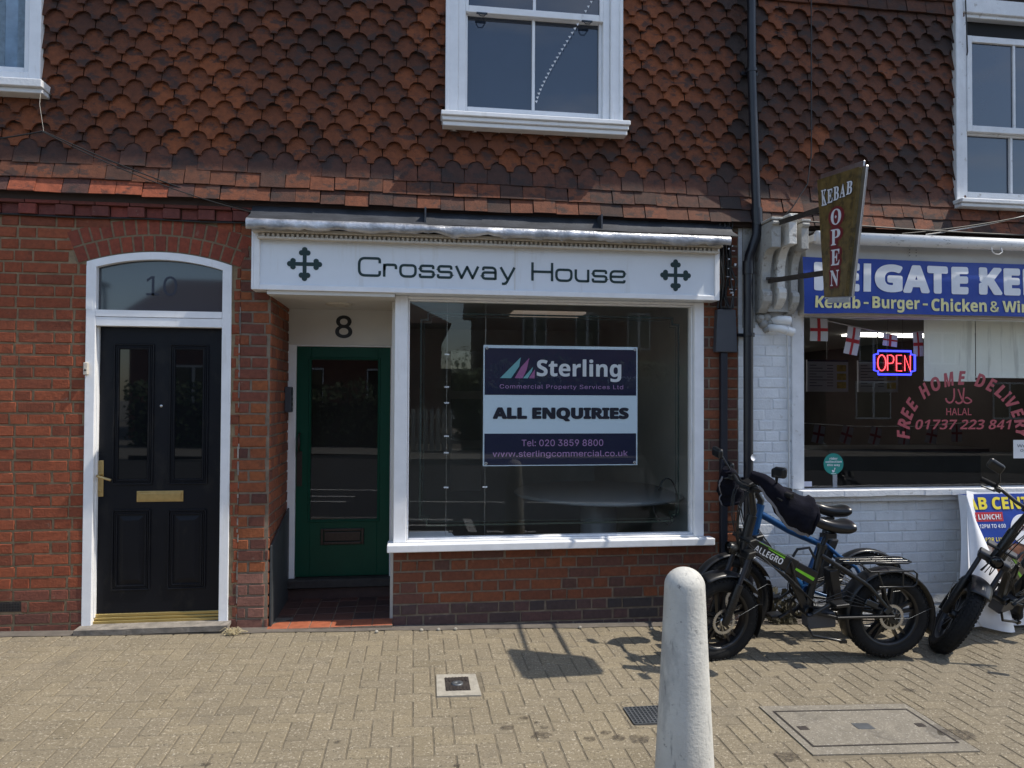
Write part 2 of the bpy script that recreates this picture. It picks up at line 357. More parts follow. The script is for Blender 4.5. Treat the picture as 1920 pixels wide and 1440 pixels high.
# ------------------------------------------------------------------ brick and tile builders
def cut(segs, holes, za, zb):
    for (hx0, hx1, hz0, hz1) in holes:
        if min(zb, hz1) - max(za, hz0) > .45 * (zb - za):
            ns = []
            for a, b in segs:
                if hx1 <= a or hx0 >= b: ns.append((a, b)); continue
                if hx0 - a > .012: ns.append((a, hx0))
                if b - hx1 > .012: ns.append((hx1, b))
            segs = ns
    return segs
def bricks(mb, x0, x1, z0, z1, mp, pal, holes=(), skip=None, course=.079, J=.0135, Ls=.222, Lh=.106, proud=.007, bond="flemish", seed=1, slope=False):
    rg = random.Random(seed); k = 0; z = z0
    while z < z1 - .02:
        za, zb = z + J * .5, min(z + course - J * .5, z1)
        for a, b in cut([(x0, x1)], holes, za, zb):
            x = x0 - .4 + ((.164 + .08) if k % 2 else 0) + rg.uniform(-.012, .012); j = 0
            if bond == "stretcher": x = x0 - .3 + (.117 if k % 2 else 0)
            if bond == "english": x = x0 - .3 + (.055 if k % 2 else 0)
            while x < b:
                Lb = {"flemish": (Ls if j % 2 == 0 else Lh), "stretcher": Ls, "english": (Ls if k % 2 else Lh) if rg.random() < .8 else (Lh if k % 2 else Ls)}[bond]
                xa, xb = max(x, a), min(x + Lb, b); x += Lb + J * rg.uniform(.7, 1.3); j += 1
                if xb - xa < .018: continue
                c = ((xa + xb) / 2, (za + zb) / 2)
                if skip and skip(*c): continue
                h = .0035; jt = lambda: rg.uniform(-.0024, .0024); d = proud + rg.uniform(-.0022, .0022)
                o = [(xa, za), (xb, za), (xb, zb), (xa, zb)]; i_ = [(xa + h, za + h), (xb - h, za + h), (xb - h, zb - h), (xa + h, zb - h)]
                vs = [mp(u + jt(), v + jt(), 0) for u, v in o] + [mp(u + jt(), v + jt(), d + jt() * .6) for u, v in i_]
                mb.add(vs, [(4, 5, 6, 7), (0, 1, 5, 4), (1, 2, 6, 5), (2, 3, 7, 6), (3, 0, 4, 7)], pal(c[0], c[1], rg))
        z += course; k += 1
def mixc(a, b, t): return tuple(a[i] * (1 - t) + b[i] * t for i in range(3))
def pal_left(x, z, rg):
    c = mixc((.222, .052, .021), (.275, .073, .030), rg.random())
    if z < .33: c = mixc((.12, .048, .034), (.18, .058, .036), rg.random())
    return mixc(c, (.165, .046, .022), rg.random() ** 3)
def pal_pier(x, z, rg):
    t = rg.random()
    if z < .35: return mixc((.14, .06, .045), (.24, .11, .08), t)
    return mixc((.26, .082, .027), (.21, .06, .024), rg.random()) if t < .55 else mixc((.085, .034, .026), (.19, .055, .03), rg.random())
def pal_riser(x, z, rg):
    if z < .10: return mixc((.045, .038, .038), (.10, .05, .045), rg.random())
    t = rg.random()
    return mixc((.20, .062, .025), (.135, .044, .023), rg.random()) if t < .78 else mixc((.085, .042, .032), (.13, .05, .034), rg.random())
def pal_white(x, z, rg):
    g = rg.uniform(.70, .79); return (g * .97, g, g * 1.02)
def pal_tile(x, z, rg):
    n = noise.noise(Vector((x * .9, z * 1.5, 3.1))) + .5 * noise.noise(Vector((x * 2.7, z * 3.7, 8.2)))
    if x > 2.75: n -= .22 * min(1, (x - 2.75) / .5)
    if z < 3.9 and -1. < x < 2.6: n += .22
    t = max(0, min(1, .50 + .62 * n + rg.uniform(-.19, .19) + (.25 if rg.random() < .07 else 0)))
    c = mixc((.030, .014, .009), (.100, .030, .011), min(1, t * 2)) if t < .5 else mixc((.100, .030, .011), (.21, .058, .016), t * 2 - 1)
    return c
def tail(w, r, kind):
    if kind == 'flat': return [(-w / 2, 0), (w / 2, 0)]
    pts = []; n = 7
    for k in range(n + 1):
        a = pi / 2 * k / n; pts.append((-w / 2 + r * sin(a) , r * 1.0 * cos(a)))
    return pts + [(-x, y) for x, y in reversed(pts)]
def tile(mb, cx, z, kind, rg, col, ytail=-.034, lean=.13, w=.1635, ln=.185, th=.0135, bell=0.):
    """one hung tile: the tail stands proud, the head tucks under the course above"""
    out = tail(w, .0585, kind) + [(w / 2, ln), (-w / 2, ln)]
    n = len(out); tl = rg.gauss(0, .011); yj = rg.gauss(0, .0026); zj = rg.gauss(0, .0030) - (.012 if rg.random() < .012 else 0); cb = .003
    fr = []; bk = []
    for u, v in out:
        y = ytail + yj + v * lean + (bell * max(0, 1 - v / .12)) + cb * (2 * u / w) ** 2
        fr.append((cx + u + v * tl, y, z + v + zj + u * tl)); bk.append((cx + u + v * tl, y + th, z + v + zj + u * tl))
    fs = [tuple(range(n))] + [(i, i + n, (i + 1) % n + n, (i + 1) % n) for i in range(n - 1)]
    mb.add(fr + bk, fs, col)

# ================================================================== THE SETTING: pavement, road
def pavement():
    rg = random.Random(3); mb = MB(); A = .1; yA, yB = -.10, -3.06
    def put(x0, x1, y0, y1, hs=((.128, .385, -1.255, -.935), (1.124, 1.329, -1.668, -1.457), (1.88, 2.74, -2.07, -1.50))):
        for n_, (a, c, d, e) in enumerate(hs):
            if x0 < c and x1 > a and y0 < e and y1 > d:      # a cover: cut the block round it
                for q in ((x0, min(x1, a), y0, y1), (max(x0, c), x1, y0, y1), (max(x0, a), min(x1, c), y0, min(y1, d)), (max(x0, a), min(x1, c), max(y0, e), y1)):
                    if q[1] - q[0] > .02 and q[3] - q[2] > .02: put(*q, hs=hs[n_ + 1:])
                return
        x0 = max(x0, -5.2); x1 = min(x1, 7.6); y0 = max(y0, yB); y1 = min(y1, yA)
        if x1 - x0 < .015 or y1 - y0 < .015: return
        g = .0018; h = .006; t = [rg.uniform(-.0016, .0012) for _ in range(4)]
        o = [(x0 + g, y0 + g), (x1 - g, y0 + g), (x1 - g, y1 - g), (x0 + g, y1 - g)]
        i_ = [(x0 + g + h, y0 + g + h), (x1 - g - h, y0 + g + h), (x1 - g - h, y1 - g - h), (x0 + g + h, y1 - g - h)]
        b = rg.uniform(.95, 1.04) * (.86 if rg.random() < .02 else 1); col = mixc((.216 * b, .178 * b, .115 * b), (.198 * b, .165 * b, .112 * b), rg.random())
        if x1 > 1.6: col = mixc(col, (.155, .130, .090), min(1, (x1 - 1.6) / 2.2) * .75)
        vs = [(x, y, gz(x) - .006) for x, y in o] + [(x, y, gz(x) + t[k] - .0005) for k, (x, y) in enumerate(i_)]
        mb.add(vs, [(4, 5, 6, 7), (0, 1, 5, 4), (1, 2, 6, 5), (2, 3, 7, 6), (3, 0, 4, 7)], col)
    # 90 degree herringbone of 200 x 100 blocks on an integer grid
    for i in range(-54, 78):
        for j in range(-32, 1):
            k = (i - j) % 4
            x, y = i * A, j * A
            if k == 0: put(x, x + 2 * A, y, y + A)
            if (i - j) % 4 == 2: put(x, x + A, y - A, y + A)
    o = struct(mb.build("pavement", m_paver))
    b = MB()
    def sheet(b, x0, x1, y0, y1, dz): b.add([(x0, y0, gz(x0) + dz), (x1, y0, gz(x1) + dz), (x1, y1, gz(x1) + dz), (x0, y1, gz(x0) + dz)], [(0, 1, 2, 3)])
    sheet(b, -60, 60, -3.06, .3, -.0045); struct(b.build("pavement_bed", m_joint))
    b = MB(); n = 70
    for k in range(n):                                  # uneven grey mortar strip along the foot of the wall
        xa = -5.2 + 12.4 * k / n; xb = -5.2 + 12.4 * (k + 1) / n
        wa = -.115 - .022 * noise.noise(Vector((xa * 3, 0, 0))); wb = -.115 - .022 * noise.noise(Vector((xb * 3, 0, 0)))
        b.add([(xa, wa, gz(xa) + .003), (xb, wb, gz(xb) + .003), (xb, .2, gz(xb) + .008), (xa, .2, gz(xa) + .008)], [(0, 1, 2, 3)])
    struct(b.build("mortar_strip", m_strip))
    b = MB()
    for k in range(-20, 22):
        x = k * .915
        b.add([(x + .004, -3.2, gz(x) - .12), (x + .911, -3.2, gz(x + .9) - .12), (x + .911, -3.06, gz(x + .9) - .12), (x + .004, -3.06, gz(x) - .12),
               (x + .004, -3.19, gz(x)), (x + .911, -3.19, gz(x + .9)), (x + .911, -3.06, gz(x + .9)), (x + .004, -3.06, gz(x))],
              [(0, 1, 5, 4), (4, 5, 6, 7), (1, 2, 6, 5), (3, 0, 4, 7)])
    struct(b.build("kerb", m_kerb, bevel=.012))
    b = MB(); sheet(b, -80, 80, -13.3, -3.19, -.10); struct(b.build("road", m_asphalt))
    b = MB(); sheet(b, -80, 80, -40, -13.3, .02); b.box(-80, 80, -13.42, -13.301, -2, -.0) ; struct(b.build("far_pavement", m_flags))
    b = MB()
    for x0, x1, y0, y1 in ((-30, 30, -6.75, -6.65), (-.35, .5, -4.1, -3.98), (-.3, -.18, -4.6, -4.1), (-.1, .45, -4.55, -4.43), (-.55, .55, -5.0, -4.88), (.7, .82, -5.0, -4.0), (.95, 1.6, -4.1, -3.98), (-2.0, -1.1, -5.3, -5.18), (-1.9, -1.0, -5.9, -5.78)):
        sheet(b, x0, x1, y0, y1, -.095)
    struct(b.build("road_marking", m_roadpaint))
    b = MB(); sheet(b, -250, 250, -250, 250, -2.5); struct(b.build("ground", m_flags))
pavement()

def cover_square():
    t = thing("stopcock_cover", "small square cast iron stopcock cover set in a pale mortar surround in the paving", "utility cover", (.256, -1.095, gz(.256)))
    z = gz(.256); b = MB()
    b.poly([(.133, -1.25), (.38, -1.25), (.372, -.945), (.14, -.94)], lambda u, v, d: (u, v, gz(u) + d), -.01, .004); b.build("surround", m_surround, t)
    b = MB(); b.box(.185, .325, -1.185, -.995, z - .01, z + .006)
    for k in range(7):
        b.box(.19 + k * .019, .198 + k * .019, -1.182, -1.125, z + .006, z + .009); b.box(.19 + k * .019, .198 + k * .019, -1.055, -.998, z + .006, z + .009)
    b.build("lid", m_iron, t)
    b = MB(); b.lathe([(.034, .006), (.034, .011), (.014, .011), (.012, .0075), (0.001, .0075)], (.255, -1.09, z), (0, 0, 1), 24); b.build("keyhole_boss", m_grate, t)
cover_square()
def stains():
    m = bpy.data.materials.new("oily_stain"); m.use_nodes = True; n = m.node_tree.nodes; l = m.node_tree.links; bs = n["Principled BSDF"]
    bs.inputs["Base Color"].default_value = (.05, .038, .03, 1); bs.inputs["Roughness"].default_value = .7
    nz = n.new("ShaderNodeTexNoise"); nz.inputs["Scale"].default_value = 45; tc = n.new("ShaderNodeTexCoord"); l.new(tc.outputs["Object"], nz.inputs["Vector"])
    mr = n.new("ShaderNodeMapRange"); mr.inputs[1].default_value = .35; mr.inputs[2].default_value = .65; mr.inputs[3].default_value = .12; mr.inputs[4].default_value = .55; l.new(nz.outputs["Fac"], mr.inputs[0]); l.new(mr.outputs[0], bs.inputs["Alpha"])
    b = MB(); rg = random.Random(31)
    for x, y, r in ((.574, -1.55, .022), (.47, -1.65, .030), (.63, -1.745, .038), (.96, -1.74, .022), (.86, -1.80, .024), (1.0, -1.80, .030), (1.1, -1.82, .045), (.63, -1.61, .015), (.66, -1.66, .018), (-.35, -1.74, .014), (-1.3, -1.2, .012), (-.9, -1.9, .016), (.2, -2.0, .015), (1.7, -1.2, .014), (2.2, -1.1, .016), (-1.9, -1.6, .013), (2.9, -1.35, .03), (2.75, -1.9, .07), (1.75, -2.05, .05)):
        q = [(x + r * 1.35 * cos(a) * k_, y + r * sin(a) * k_) for a, k_ in [(2 * pi * i / 14, rg.uniform(.7, 1.15)) for i in range(14)]]
        b.add([(u, v, gz(u) + .0035) for u, v in q], [tuple(range(14))])
    struct(b.build("pavement_stain", m))
stains()
def grate():
    t = thing("drain_grate", "small galvanised mesh drain grate in the paving behind the bollard", "drain grate", (1.226, -1.56, gz(1.226)))
    z = gz(1.226) + .002; b = MB(); n = 9
    for k in range(n + 1):
        u = 1.13 + .194 * k / n; b.box(u - .0035, u + .0035, -1.66, -1.465, z - .012, z + .004)
        v = -1.66 + .195 * k / n; b.box(1.13, 1.324, v - .0035, v + .0035, z - .012, z + .0035)
    b.build("grid_bars", m_grate, t); b = MB(); b.box(1.13, 1.324, -1.66, -1.465, z - .03, z - .010); b.build("sump", m_hole, t)
grate()
def big_cover():
    t = thing("access_cover", "large recessed concrete access cover with metal frame set in the paving on the right", "utility cover", (2.31, -1.77, gz(2.31)))
    mp = lambda u, v, d=0: (u, v, gz(u) + d)
    b = MB(); b.poly([(1.885, -2.04), (2.735, -2.07), (2.735, -1.53), (1.885, -1.50)], mp, -.01, .002); b.build("surround", m_cover, t)
    b = MB(); q = [(1.93, -1.965), (2.69, -1.985), (2.69, -1.60), (1.93, -1.575)]
    ribbon(b, q, .009, mp, .0045, True); b.build("metal_frame", m_iron, t)
    b = MB(); b.poly([(1.938, -1.957), (2.682, -1.977), (2.682, -1.608), (1.938, -1.583)], mp, -.01, .0035); b.build("infill", m_cover, t)
    for u, v, w in ((1.985, -1.775, .05), (2.63, -1.79, .045)):
        b = MB(); b.poly([(u - w / 2, v - .02), (u + w / 2, v - .02), (u + w / 2, v + .02), (u - w / 2, v + .02)], mp, .0, .0055); b.build("lifting_slot", m_iron, t)
    b = MB(); b.poly([(2.27, -1.81), (2.36, -1.815), (2.36, -1.75), (2.27, -1.745)], mp, .0, .0055); b.build("name_plate", m_grate, t)
big_cover()
def bollard():
    x, y = 1.09, -2.45; z = gz(x)
    t = thing("bollard", "pale grey round-topped concrete bollard standing on the paving in the foreground", "bollard", (x, y, z))
    prof = [(.128, -.05), (.128, .0)]
    H = .985
    for k in range(14): f = k / 13; prof.append((.128 - .047 * f - .002 * sin(f * pi), (H - .075) * f))
    for k in range(1, 11): a = pi / 2 * k / 10; prof.append((max(.0812 * cos(a), .0005), H - .075 + .077 * sin(a)))
    b = MB(); b.lathe(prof, (x, y, z), (0, 0, 1), 64); b.build("post", m_concrete, t)
bollard()

# ================================================================== THE BUILDING
BLD = thing("shop_terrace", "red brick terrace with ornamental tile hung upper storey over two shop units", "building", (0, 0, 0))
def wall_core():
    def wall(name, mat, x0, x1, z0, z1, holes, y0=0., y1=.24, label=None):
        b = MB(); xs = sorted({x0, x1} | {h[0] for h in holes} | {h[1] for h in holes}); zs = sorted({z0, z1} | {h[2] for h in holes} | {h[3] for h in holes})
        xs = [x for x in xs if x0 <= x <= x1]; zs = [z for z in zs if z0 <= z <= z1]
        for i in range(len(xs) - 1):
            for j in range(len(zs) - 1):
                cx, cz = (xs[i] + xs[i + 1]) / 2, (zs[j] + zs[j + 1]) / 2
                if any(h[0] < cx < h[1] and h[2] < cz < h[3] for h in holes): continue
                b.box(xs[i], xs[i + 1], y0, y1, zs[j], zs[j + 1])
        o = b.build(name, mat, BLD)
        if label: o["label"] = label
    wall("wall_core", m_mortar, -5.5, -1.2165, -.3, 2.95, [(-2.224, -1.277, -.3, 2.56)])
    wall("wall_core", m_mortar_grey, -1.2165, 2.47, -.3, 2.95, [(-1.012, -.144, -.3, 2.345), (-.144, 2.184, .52, 2.345)])
    wall("wall_core", m_painted_mortar, 2.47, 7.4, -.4, 2.95, [(2.95, 6.4, .87, 2.29)])
    b = MB(); holes = [(.34, 1.40, 3.68, 5.15), (-3.7, -2.6, 3.74, 5.2), (4.38, 5.6, 3.24, 4.75)]
    xs = sorted({-5.5, 7.4} | {h[i] for h in holes for i in (0, 1)}); zs = sorted({2.95, 6.0} | {h[i] for h in holes for i in (2, 3)})
    for i in range(len(xs) - 1):
        for j in range(len(zs) - 1):
            cx, cz = (xs[i] + xs[i + 1]) / 2, (zs[j] + zs[j + 1]) / 2
            if not any(h[0] < cx < h[1] and h[2] < cz < h[3] for h in holes): b.box(xs[i], xs[i + 1], .002, .24, zs[j], zs[j + 1])
    b.build("upper_wall", m_tile_back, BLD)
    b = MB(); b.box(-5.5, -5.3, .24, 9, -.3, 6); b.box(7.2, 7.4, .24, 9, -.3, 6); b.box(-5.5, 7.4, 9, 9.2, -.3, 6); b.build("rear_wall", m_house, BLD)
    b = MB(); b.add([(-5.6, -.37, 6.0), (7.5, -.37, 6.0), (7.5, 4.6, 8.6), (-5.6, 4.6, 8.6), (7.5, 9.3, 6.0), (-5.6, 9.3, 6.0)], [(0, 1, 2, 3), (3, 2, 4, 5), (0, 5, 4, 1), (0, 3, 5), (1, 4, 2)]); b.build("roof", m_roof, BLD)
    b = MB(); b.box(-5.6, 7.5, -.36, -.0005, 5.93, 5.995); b.tube([(-5.6, -.355, 5.97), (7.5, -.355, 5.97)], .05, 12); b.build("eaves_gutter", m_white_old, BLD)
wall_core()

ARC_C = (-1.7505, 0.0)
def arc_geo():                                           # circle through the fanlight springings and crown
    hw = .4735; rise = .078; R = (hw * hw + rise * rise) / (2 * rise); return R, 2.607 - R
AR, AZ = arc_geo()
def arch_skip(x, z):
    r = sqrt((x + 1.7505) ** 2 + (z - AZ) ** 2); return abs(atan2(x + 1.7505, z - AZ)) < .375 and AR - .1 < r < AR + .235 and z > 2.48
def brickwork():
    f0 = fac(0.)
    b = MB(); bricks(b, -4.6, -1.2165, -.01, 2.84, f0, pal_left, [(-2.226, -1.274, -.2, 2.56), (-2.745, -2.607, .155, .23)], arch_skip, seed=5, Ls=.218)
    b.build("brick_wall", m_brick, BLD)["label"] = "even red brick wall around the black door"
    b = MB(); bricks(b, -1.2165, -1.012, -.02, 2.345, f0, pal_pier, seed=9, bond="flemish", course=.0795); bricks(b, -1.2165, -1.11, 2.345, 2.86, f0, pal_pier, seed=19)
    rg = random.Random(4)
    for k in range(26):                                  # thick broken joint where the two houses meet
        z = .06 + k * .085 + rg.uniform(-.03, .03); g_ = rg.uniform(.10, .34); b.box(-1.221 + rg.uniform(-.004, .004), -1.213 + rg.uniform(-.004, .003), -.0085 - rg.random() * .003, 0, z, z + rg.uniform(.02, .10), (g_, g_ * .88, g_ * .76))
    mp = lambda u, v, d=0: (-1.012 + d, u, v)
    bricks(b, .002, .72, -.02, 2.34, mp, lambda x, z, r: mixc((.30, .09, .035), (.15, .05, .03), r.random()), seed=23, bond="english", course=.0795)
    b.build("brick_pier", m_brick, BLD)["label"] = "patchy orange and brown brick pier beside the porch"
    b = MB(); bricks(b, -.142, 2.47, -.115, .512, f0, pal_riser, seed=31, bond="english", course=.0785, J=.012)
    bricks(b, 2.186, 2.462, .512, 2.9, f0, lambda x, z, r: pal_riser(x, .5, r), seed=37, bond="stretcher", course=.0785)
    b.build("stall_riser", m_brick, BLD)["label"] = "patched red brick stall riser and pier, black at its foot"
    b = MB(); bricks(b, 2.47, 6.9, -.175, .87, f0, pal_white, seed=41, bond="stretcher", course=.0825, J=.011, proud=.0045, Ls=.228)
    bricks(b, 2.47, 2.93, .87, 2.2, f0, pal_white, seed=43, bond="english", course=.0825, J=.011, proud=.0038)
    b.build("painted_brick_wall", m_painted_brick, BLD)["label"] = "white painted brick wall with flaking patches"
    # segmental arch of two rowlock rings, a mortar bed just proud of the wall behind them
    b = MB(); n = 30; t0 = .372
    pts = [(-1.7505 + (AR + .003) * sin(-t0 + 2 * t0 * k / n), AZ + (AR + .003) * cos(-t0 + 2 * t0 * k / n)) for k in range(n + 1)]
    pts2 = [(-1.7505 + (AR + .236) * sin(-t0 + 2 * t0 * k / n), AZ + (AR + .236) * cos(-t0 + 2 * t0 * k / n)) for k in range(n + 1)]
    for k in range(n): b.poly([pts[k], pts[k + 1], pts2[k + 1], pts2[k]], f0, 0, .0045, (.2, .15, .09))
    rg = random.Random(12)
    for ring, (ra, rb, m) in enumerate(((AR + .008, AR + .114, 15), (AR + .124, AR + .230, 16))):
        a = -t0 + .004
        wd = [rg.choice((.85, 1, 1, 1.05)) for _ in range(m)]; sc = (2 * t0 - .008) / sum(wd)
        for w in wd:
            da = w * sc; g = .0055 / ra; q = []
            for (r, th) in ((ra, a + g), (ra, a + da - g), (rb, a + da - g), (rb, a + g)): q.append((-1.7505 + r * sin(th), AZ + r * cos(th)))
            a += da; qi = [(u + (sum(p[0] for p in q) / 4 - u) * .06, v + (sum(p[1] for p in q) / 4 - v) * .04) for u, v in q]
            d = .0085 + rg.uniform(-.001, .0015)
            b.add([f0(u, v, 0) for u, v in q] + [f0(u, v, d) for u, v in qi], [(4, 5, 6, 7), (0, 1, 5, 4), (1, 2, 6, 5), (2, 3, 7, 6), (3, 0, 4, 7)], mixc((.26, .058, .028), (.19, .045, .026), rg.random()))
    b.build("door_arch", m_brick, BLD)
    # dentil course and dark oversailing course under the tiles
    b = MB(); rg = random.Random(2); x = -4.6; k = 0
    while x < -1.16:
        w = .106; d = (.045 if k % 2 else .020) + rg.uniform(-.003, .003); b.box(x, x + w, -d, 0, 2.838, 2.905, mixc((.22, .05, .036), (.13, .04, .033), rg.random())); x += w + .009; k += 1
    x = -4.6
    while x < -1.16: b.box(x, x + .215, -.052 - rg.random() * .003, 0, 2.910, 2.965, mixc((.12, .035, .026), (.17, .04, .03), rg.random())); x += .222
    b.build("dentil_course", m_brick, BLD)
    b = MB(); b.tube([(-4.6 + 3.48 * k / 20, -.022 - .004 * sin(k * 2.1), 2.829 + .004 * sin(k * 1.3)) for k in range(21)], .0075, 6); b.build("cable_run", m_cable, BLD)
    b = MB(); rg = random.Random(8); b.box(-2.742, -2.61, -.004, .02, .160, .226)
    b.build("air_brick", m_iron, BLD)
    b = MB()
    for i in range(7):
        for j in range(3): b.box(-2.735 + i * .0175, -2.724 + i * .0175, -.0062, -.003, .167 + j * .019, .179 + j * .019)
    b.build("air_brick_hole", m_hole, BLD)
brickwork()

def tiles():
    rg = random.Random(11); mb = MB(); w = .1685
    holes = [(.21, 1.525, 3.575, 5.2), (-3.9, -2.52, 3.65, 5.3), (4.288, 5.7, 3.17, 4.9)]
    rows = [(2.962, 'flat', -.112, .40, -.0), (3.066, 'flat', -.084, .33, 0), (3.172, 'flat', -.056, .24, 0)]
    z = 3.284; k = 0
    while z < 6.0:
        rows.append((z, 'club' if k < 13 else 'flat', -.040, .215, 0)); z += .1115; k += 1
    for i, (z, kind, yt, ln, bell) in enumerate(rows):
        n0 = -32; x = -5.3 + (w / 2 if i % 2 else 0); dx = rg.uniform(-.01, .01)
        while x < 7.3:
            cx = x + dx + rg.uniform(-.0018, .0018); zz = z - .005 * cx
            x += w
            if any(h[0] + .05 < cx < h[1] - .05 and h[2] - .03 < zz < h[3] for h in holes): continue
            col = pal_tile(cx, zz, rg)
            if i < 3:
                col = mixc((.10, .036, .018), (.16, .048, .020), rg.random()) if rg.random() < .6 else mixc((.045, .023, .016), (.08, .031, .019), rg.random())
                if i == 0 and cx < -1.45: col = (.27, .068, .030) if rg.random() < .8 else (.08, .032, .024)  # left tails of the bottom course painted brighter for the sun they catch
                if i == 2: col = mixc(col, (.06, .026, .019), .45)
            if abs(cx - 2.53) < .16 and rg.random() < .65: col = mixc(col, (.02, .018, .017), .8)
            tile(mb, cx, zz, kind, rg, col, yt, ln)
    mb.build("tile_cladding", m_tile, BLD)
    b = MB(); b.box(-5.4, 7.3, -.055, 0, 2.93, 3.03); b.build("tilting_fillet", m_tile_back, BLD)
tiles()

def frame_rect(b, x0, x1, z0, z1, wl, wr, wb, wt, y0, y1):
    if wl: b.box(x0, x0 + wl, y0, y1, z0, z1)
    if wr: b.box(x1 - wr, x1, y0, y1, z0, z1)
    if wb: b.box(x0 + wl, x1 - wr, y0 + .0015, y1, z0, z0 + wb)
    if wt: b.box(x0 + wl, x1 - wr, y0 + .0015, y1, z1 - wt, z1)
def pane(name, mat, parent, x0, x1, z0, z1, y):
    b = MB(); b.add([(x0, y, z0), (x1, y, z0), (x1, y, z1), (x0, y, z1)], [(0, 1, 2, 3)]); return b.build(name, mat, parent)
def sash_window(label, x0, x1, zs, sill, cas, low, high, meet, mull, mat, gmat, ztop, proud=.055, extra=None):
    """box sash: casing frame (the part) > lower and upper sash, panes, sill"""
    b = MB(); frame_rect(b, x0, x1, zs, ztop, cas * .62, cas * .62, 0, .12, -proud, .1)
    frame_rect(b, x0 + cas * .62 + .0005, x1 - cas * .62 - .0005, zs, ztop - .12, cas * .38, cas * .38, 0, .03, -proud + .022, .1)
    b.box(x0 - .006, x0 + .02, -proud - .012, -proud + .005, zs, ztop); b.box(x1 - .02, x1 + .006, -proud - .012, -proud + .005, zs, ztop)
    fr = b.build("sash_window", mat, BLD, bevel=.004); fr["label"] = label
    b = MB(); b.box(sill[0], sill[1], -proud - .095, .02, sill[3] - .032, sill[3]); b.box(sill[0] + .008, sill[1] - .008, -proud - .075, .02, sill[3] - .062, sill[3] - .033)
    b.box(sill[0] + .014, sill[1] - .014, -proud - .055, .02, sill[2], sill[3] - .063); b.build("sill", mat, fr, bevel=.004)
    lx0, lx1, lz0, lz1 = low; hx0, hx1, hz0, hz1 = high
    ix0, ix1 = x0 + cas, x1 - cas
    b = MB(); b.box(ix0, lx0, .0, .05, zs, lz1 + .02); b.box(lx1, ix1, .0, .05, zs, lz1 + .02); b.box(lx0, lx1, .002, .05, zs, lz0); b.box(lx0, lx1, .002, .05, lz1, lz1 + .02)
    for u in mull: b.box(u - .011, u + .011, .008, .045, lz0, lz1)
    b.build("lower_sash", mat, fr, bevel=.003)
    b = MB(); b.box(ix0, hx0, -.035, .0, hz0 - .05, hz1 + .05); b.box(hx1, ix1, -.035, .0, hz0 - .05, hz1 + .05); b.box(hx0, hx1, -.033, .0, hz0 - .05, hz0); b.box(hx0, hx1, -.033, 0, hz1, hz1 + .05)
    for u in mull: b.box(u - .011, u + .011, -.026, .0, hz0, hz1)
    b.build("upper_sash", mat, fr, bevel=.003)
    pane("pane", gmat, fr, lx0, lx1, lz0, lz1, .03); pane("pane", gmat, fr, hx0, hx1, hz0, hz1, -.012)
    return fr
wc = sash_window("white box sash window in the middle of the tiles", .21, 1.525, 3.655, (.173, 1.565, 3.565, 3.66), .14, (.368, 1.362, 3.755, 4.44), (.372, 1.358, 4.49, 5.05), None, [.862], m_white, m_sky_glass, 5.2)
for u in (.47, 1.26):
    b = MB(); b.tube([(u - .03, -.036, 4.433), (u - .03, -.05, 4.425), (u - .015, -.055, 4.405), (u + .015, -.055, 4.405), (u + .03, -.05, 4.425), (u + .03, -.036, 4.433)], .004, 6); b.box(u - .04, u + .04, -.04, -.03, 4.428, 4.440); b.build("sash_lift", m_bmetal, wc)
wr_ = sash_window("weathered sash window on the right, its top sash let down", 4.288, 5.66, 3.20, (4.262, 5.7, 3.15, 3.205), .115, (4.43, 5.5, 3.30, 3.765), (4.448, 5.5, 3.83, 4.51), None, [4.835, 5.2], m_white_old, m_sky_glass, 4.86, .05)
b = MB(); b.box(4.403, 5.55, .035, .06, 4.565, 4.73); b.build("open_gap", m_hole, wr_)
b = MB(); b.tube([(4.37, -.06, 4.83), (4.375, -.065, 4.55), (4.383, -.062, 4.41), (4.375, -.065, 4.38)], .005, 6); b.build("loose_cord", m_cable, wr_)
# left window: plastic casement with net curtain
b = MB(); frame_rect(b, -3.7, -2.52, 3.715, 5.2, .075, .075, .075, .075, -.055, .08); frame_rect(b, -3.62, -2.594, 3.789, 5.1, .04, .04, .04, .04, -.03, .06); fl_ = b.build("casement_window", m_white, BLD, bevel=.004); fl_["label"] = "white plastic window at the far left edge"
b = MB(); b.box(-3.75, -2.47, -.14, .02, 3.66, 3.712); b.box(-3.75, -2.478, -.11, .02, 3.628, 3.659); b.build("sill", m_white_old, fl_, bevel=.004)
m_net = P("netted_glass", (.17, .25, .33), .05, spec=.9, var=.35, vscale=5)
pane("pane", m_net, fl_, -3.58, -2.634, 3.83, 5.06, .02)
b = MB()
for k in range(6): b.box(-3.5 + k * .16, -3.44 + k * .16 + .02, .018, .0195, 3.83, 5.0)
b.build("net_curtain", P("net_curtain_cloth", (.16, .22, .27), .6, var=.2, vscale=40), fl_)

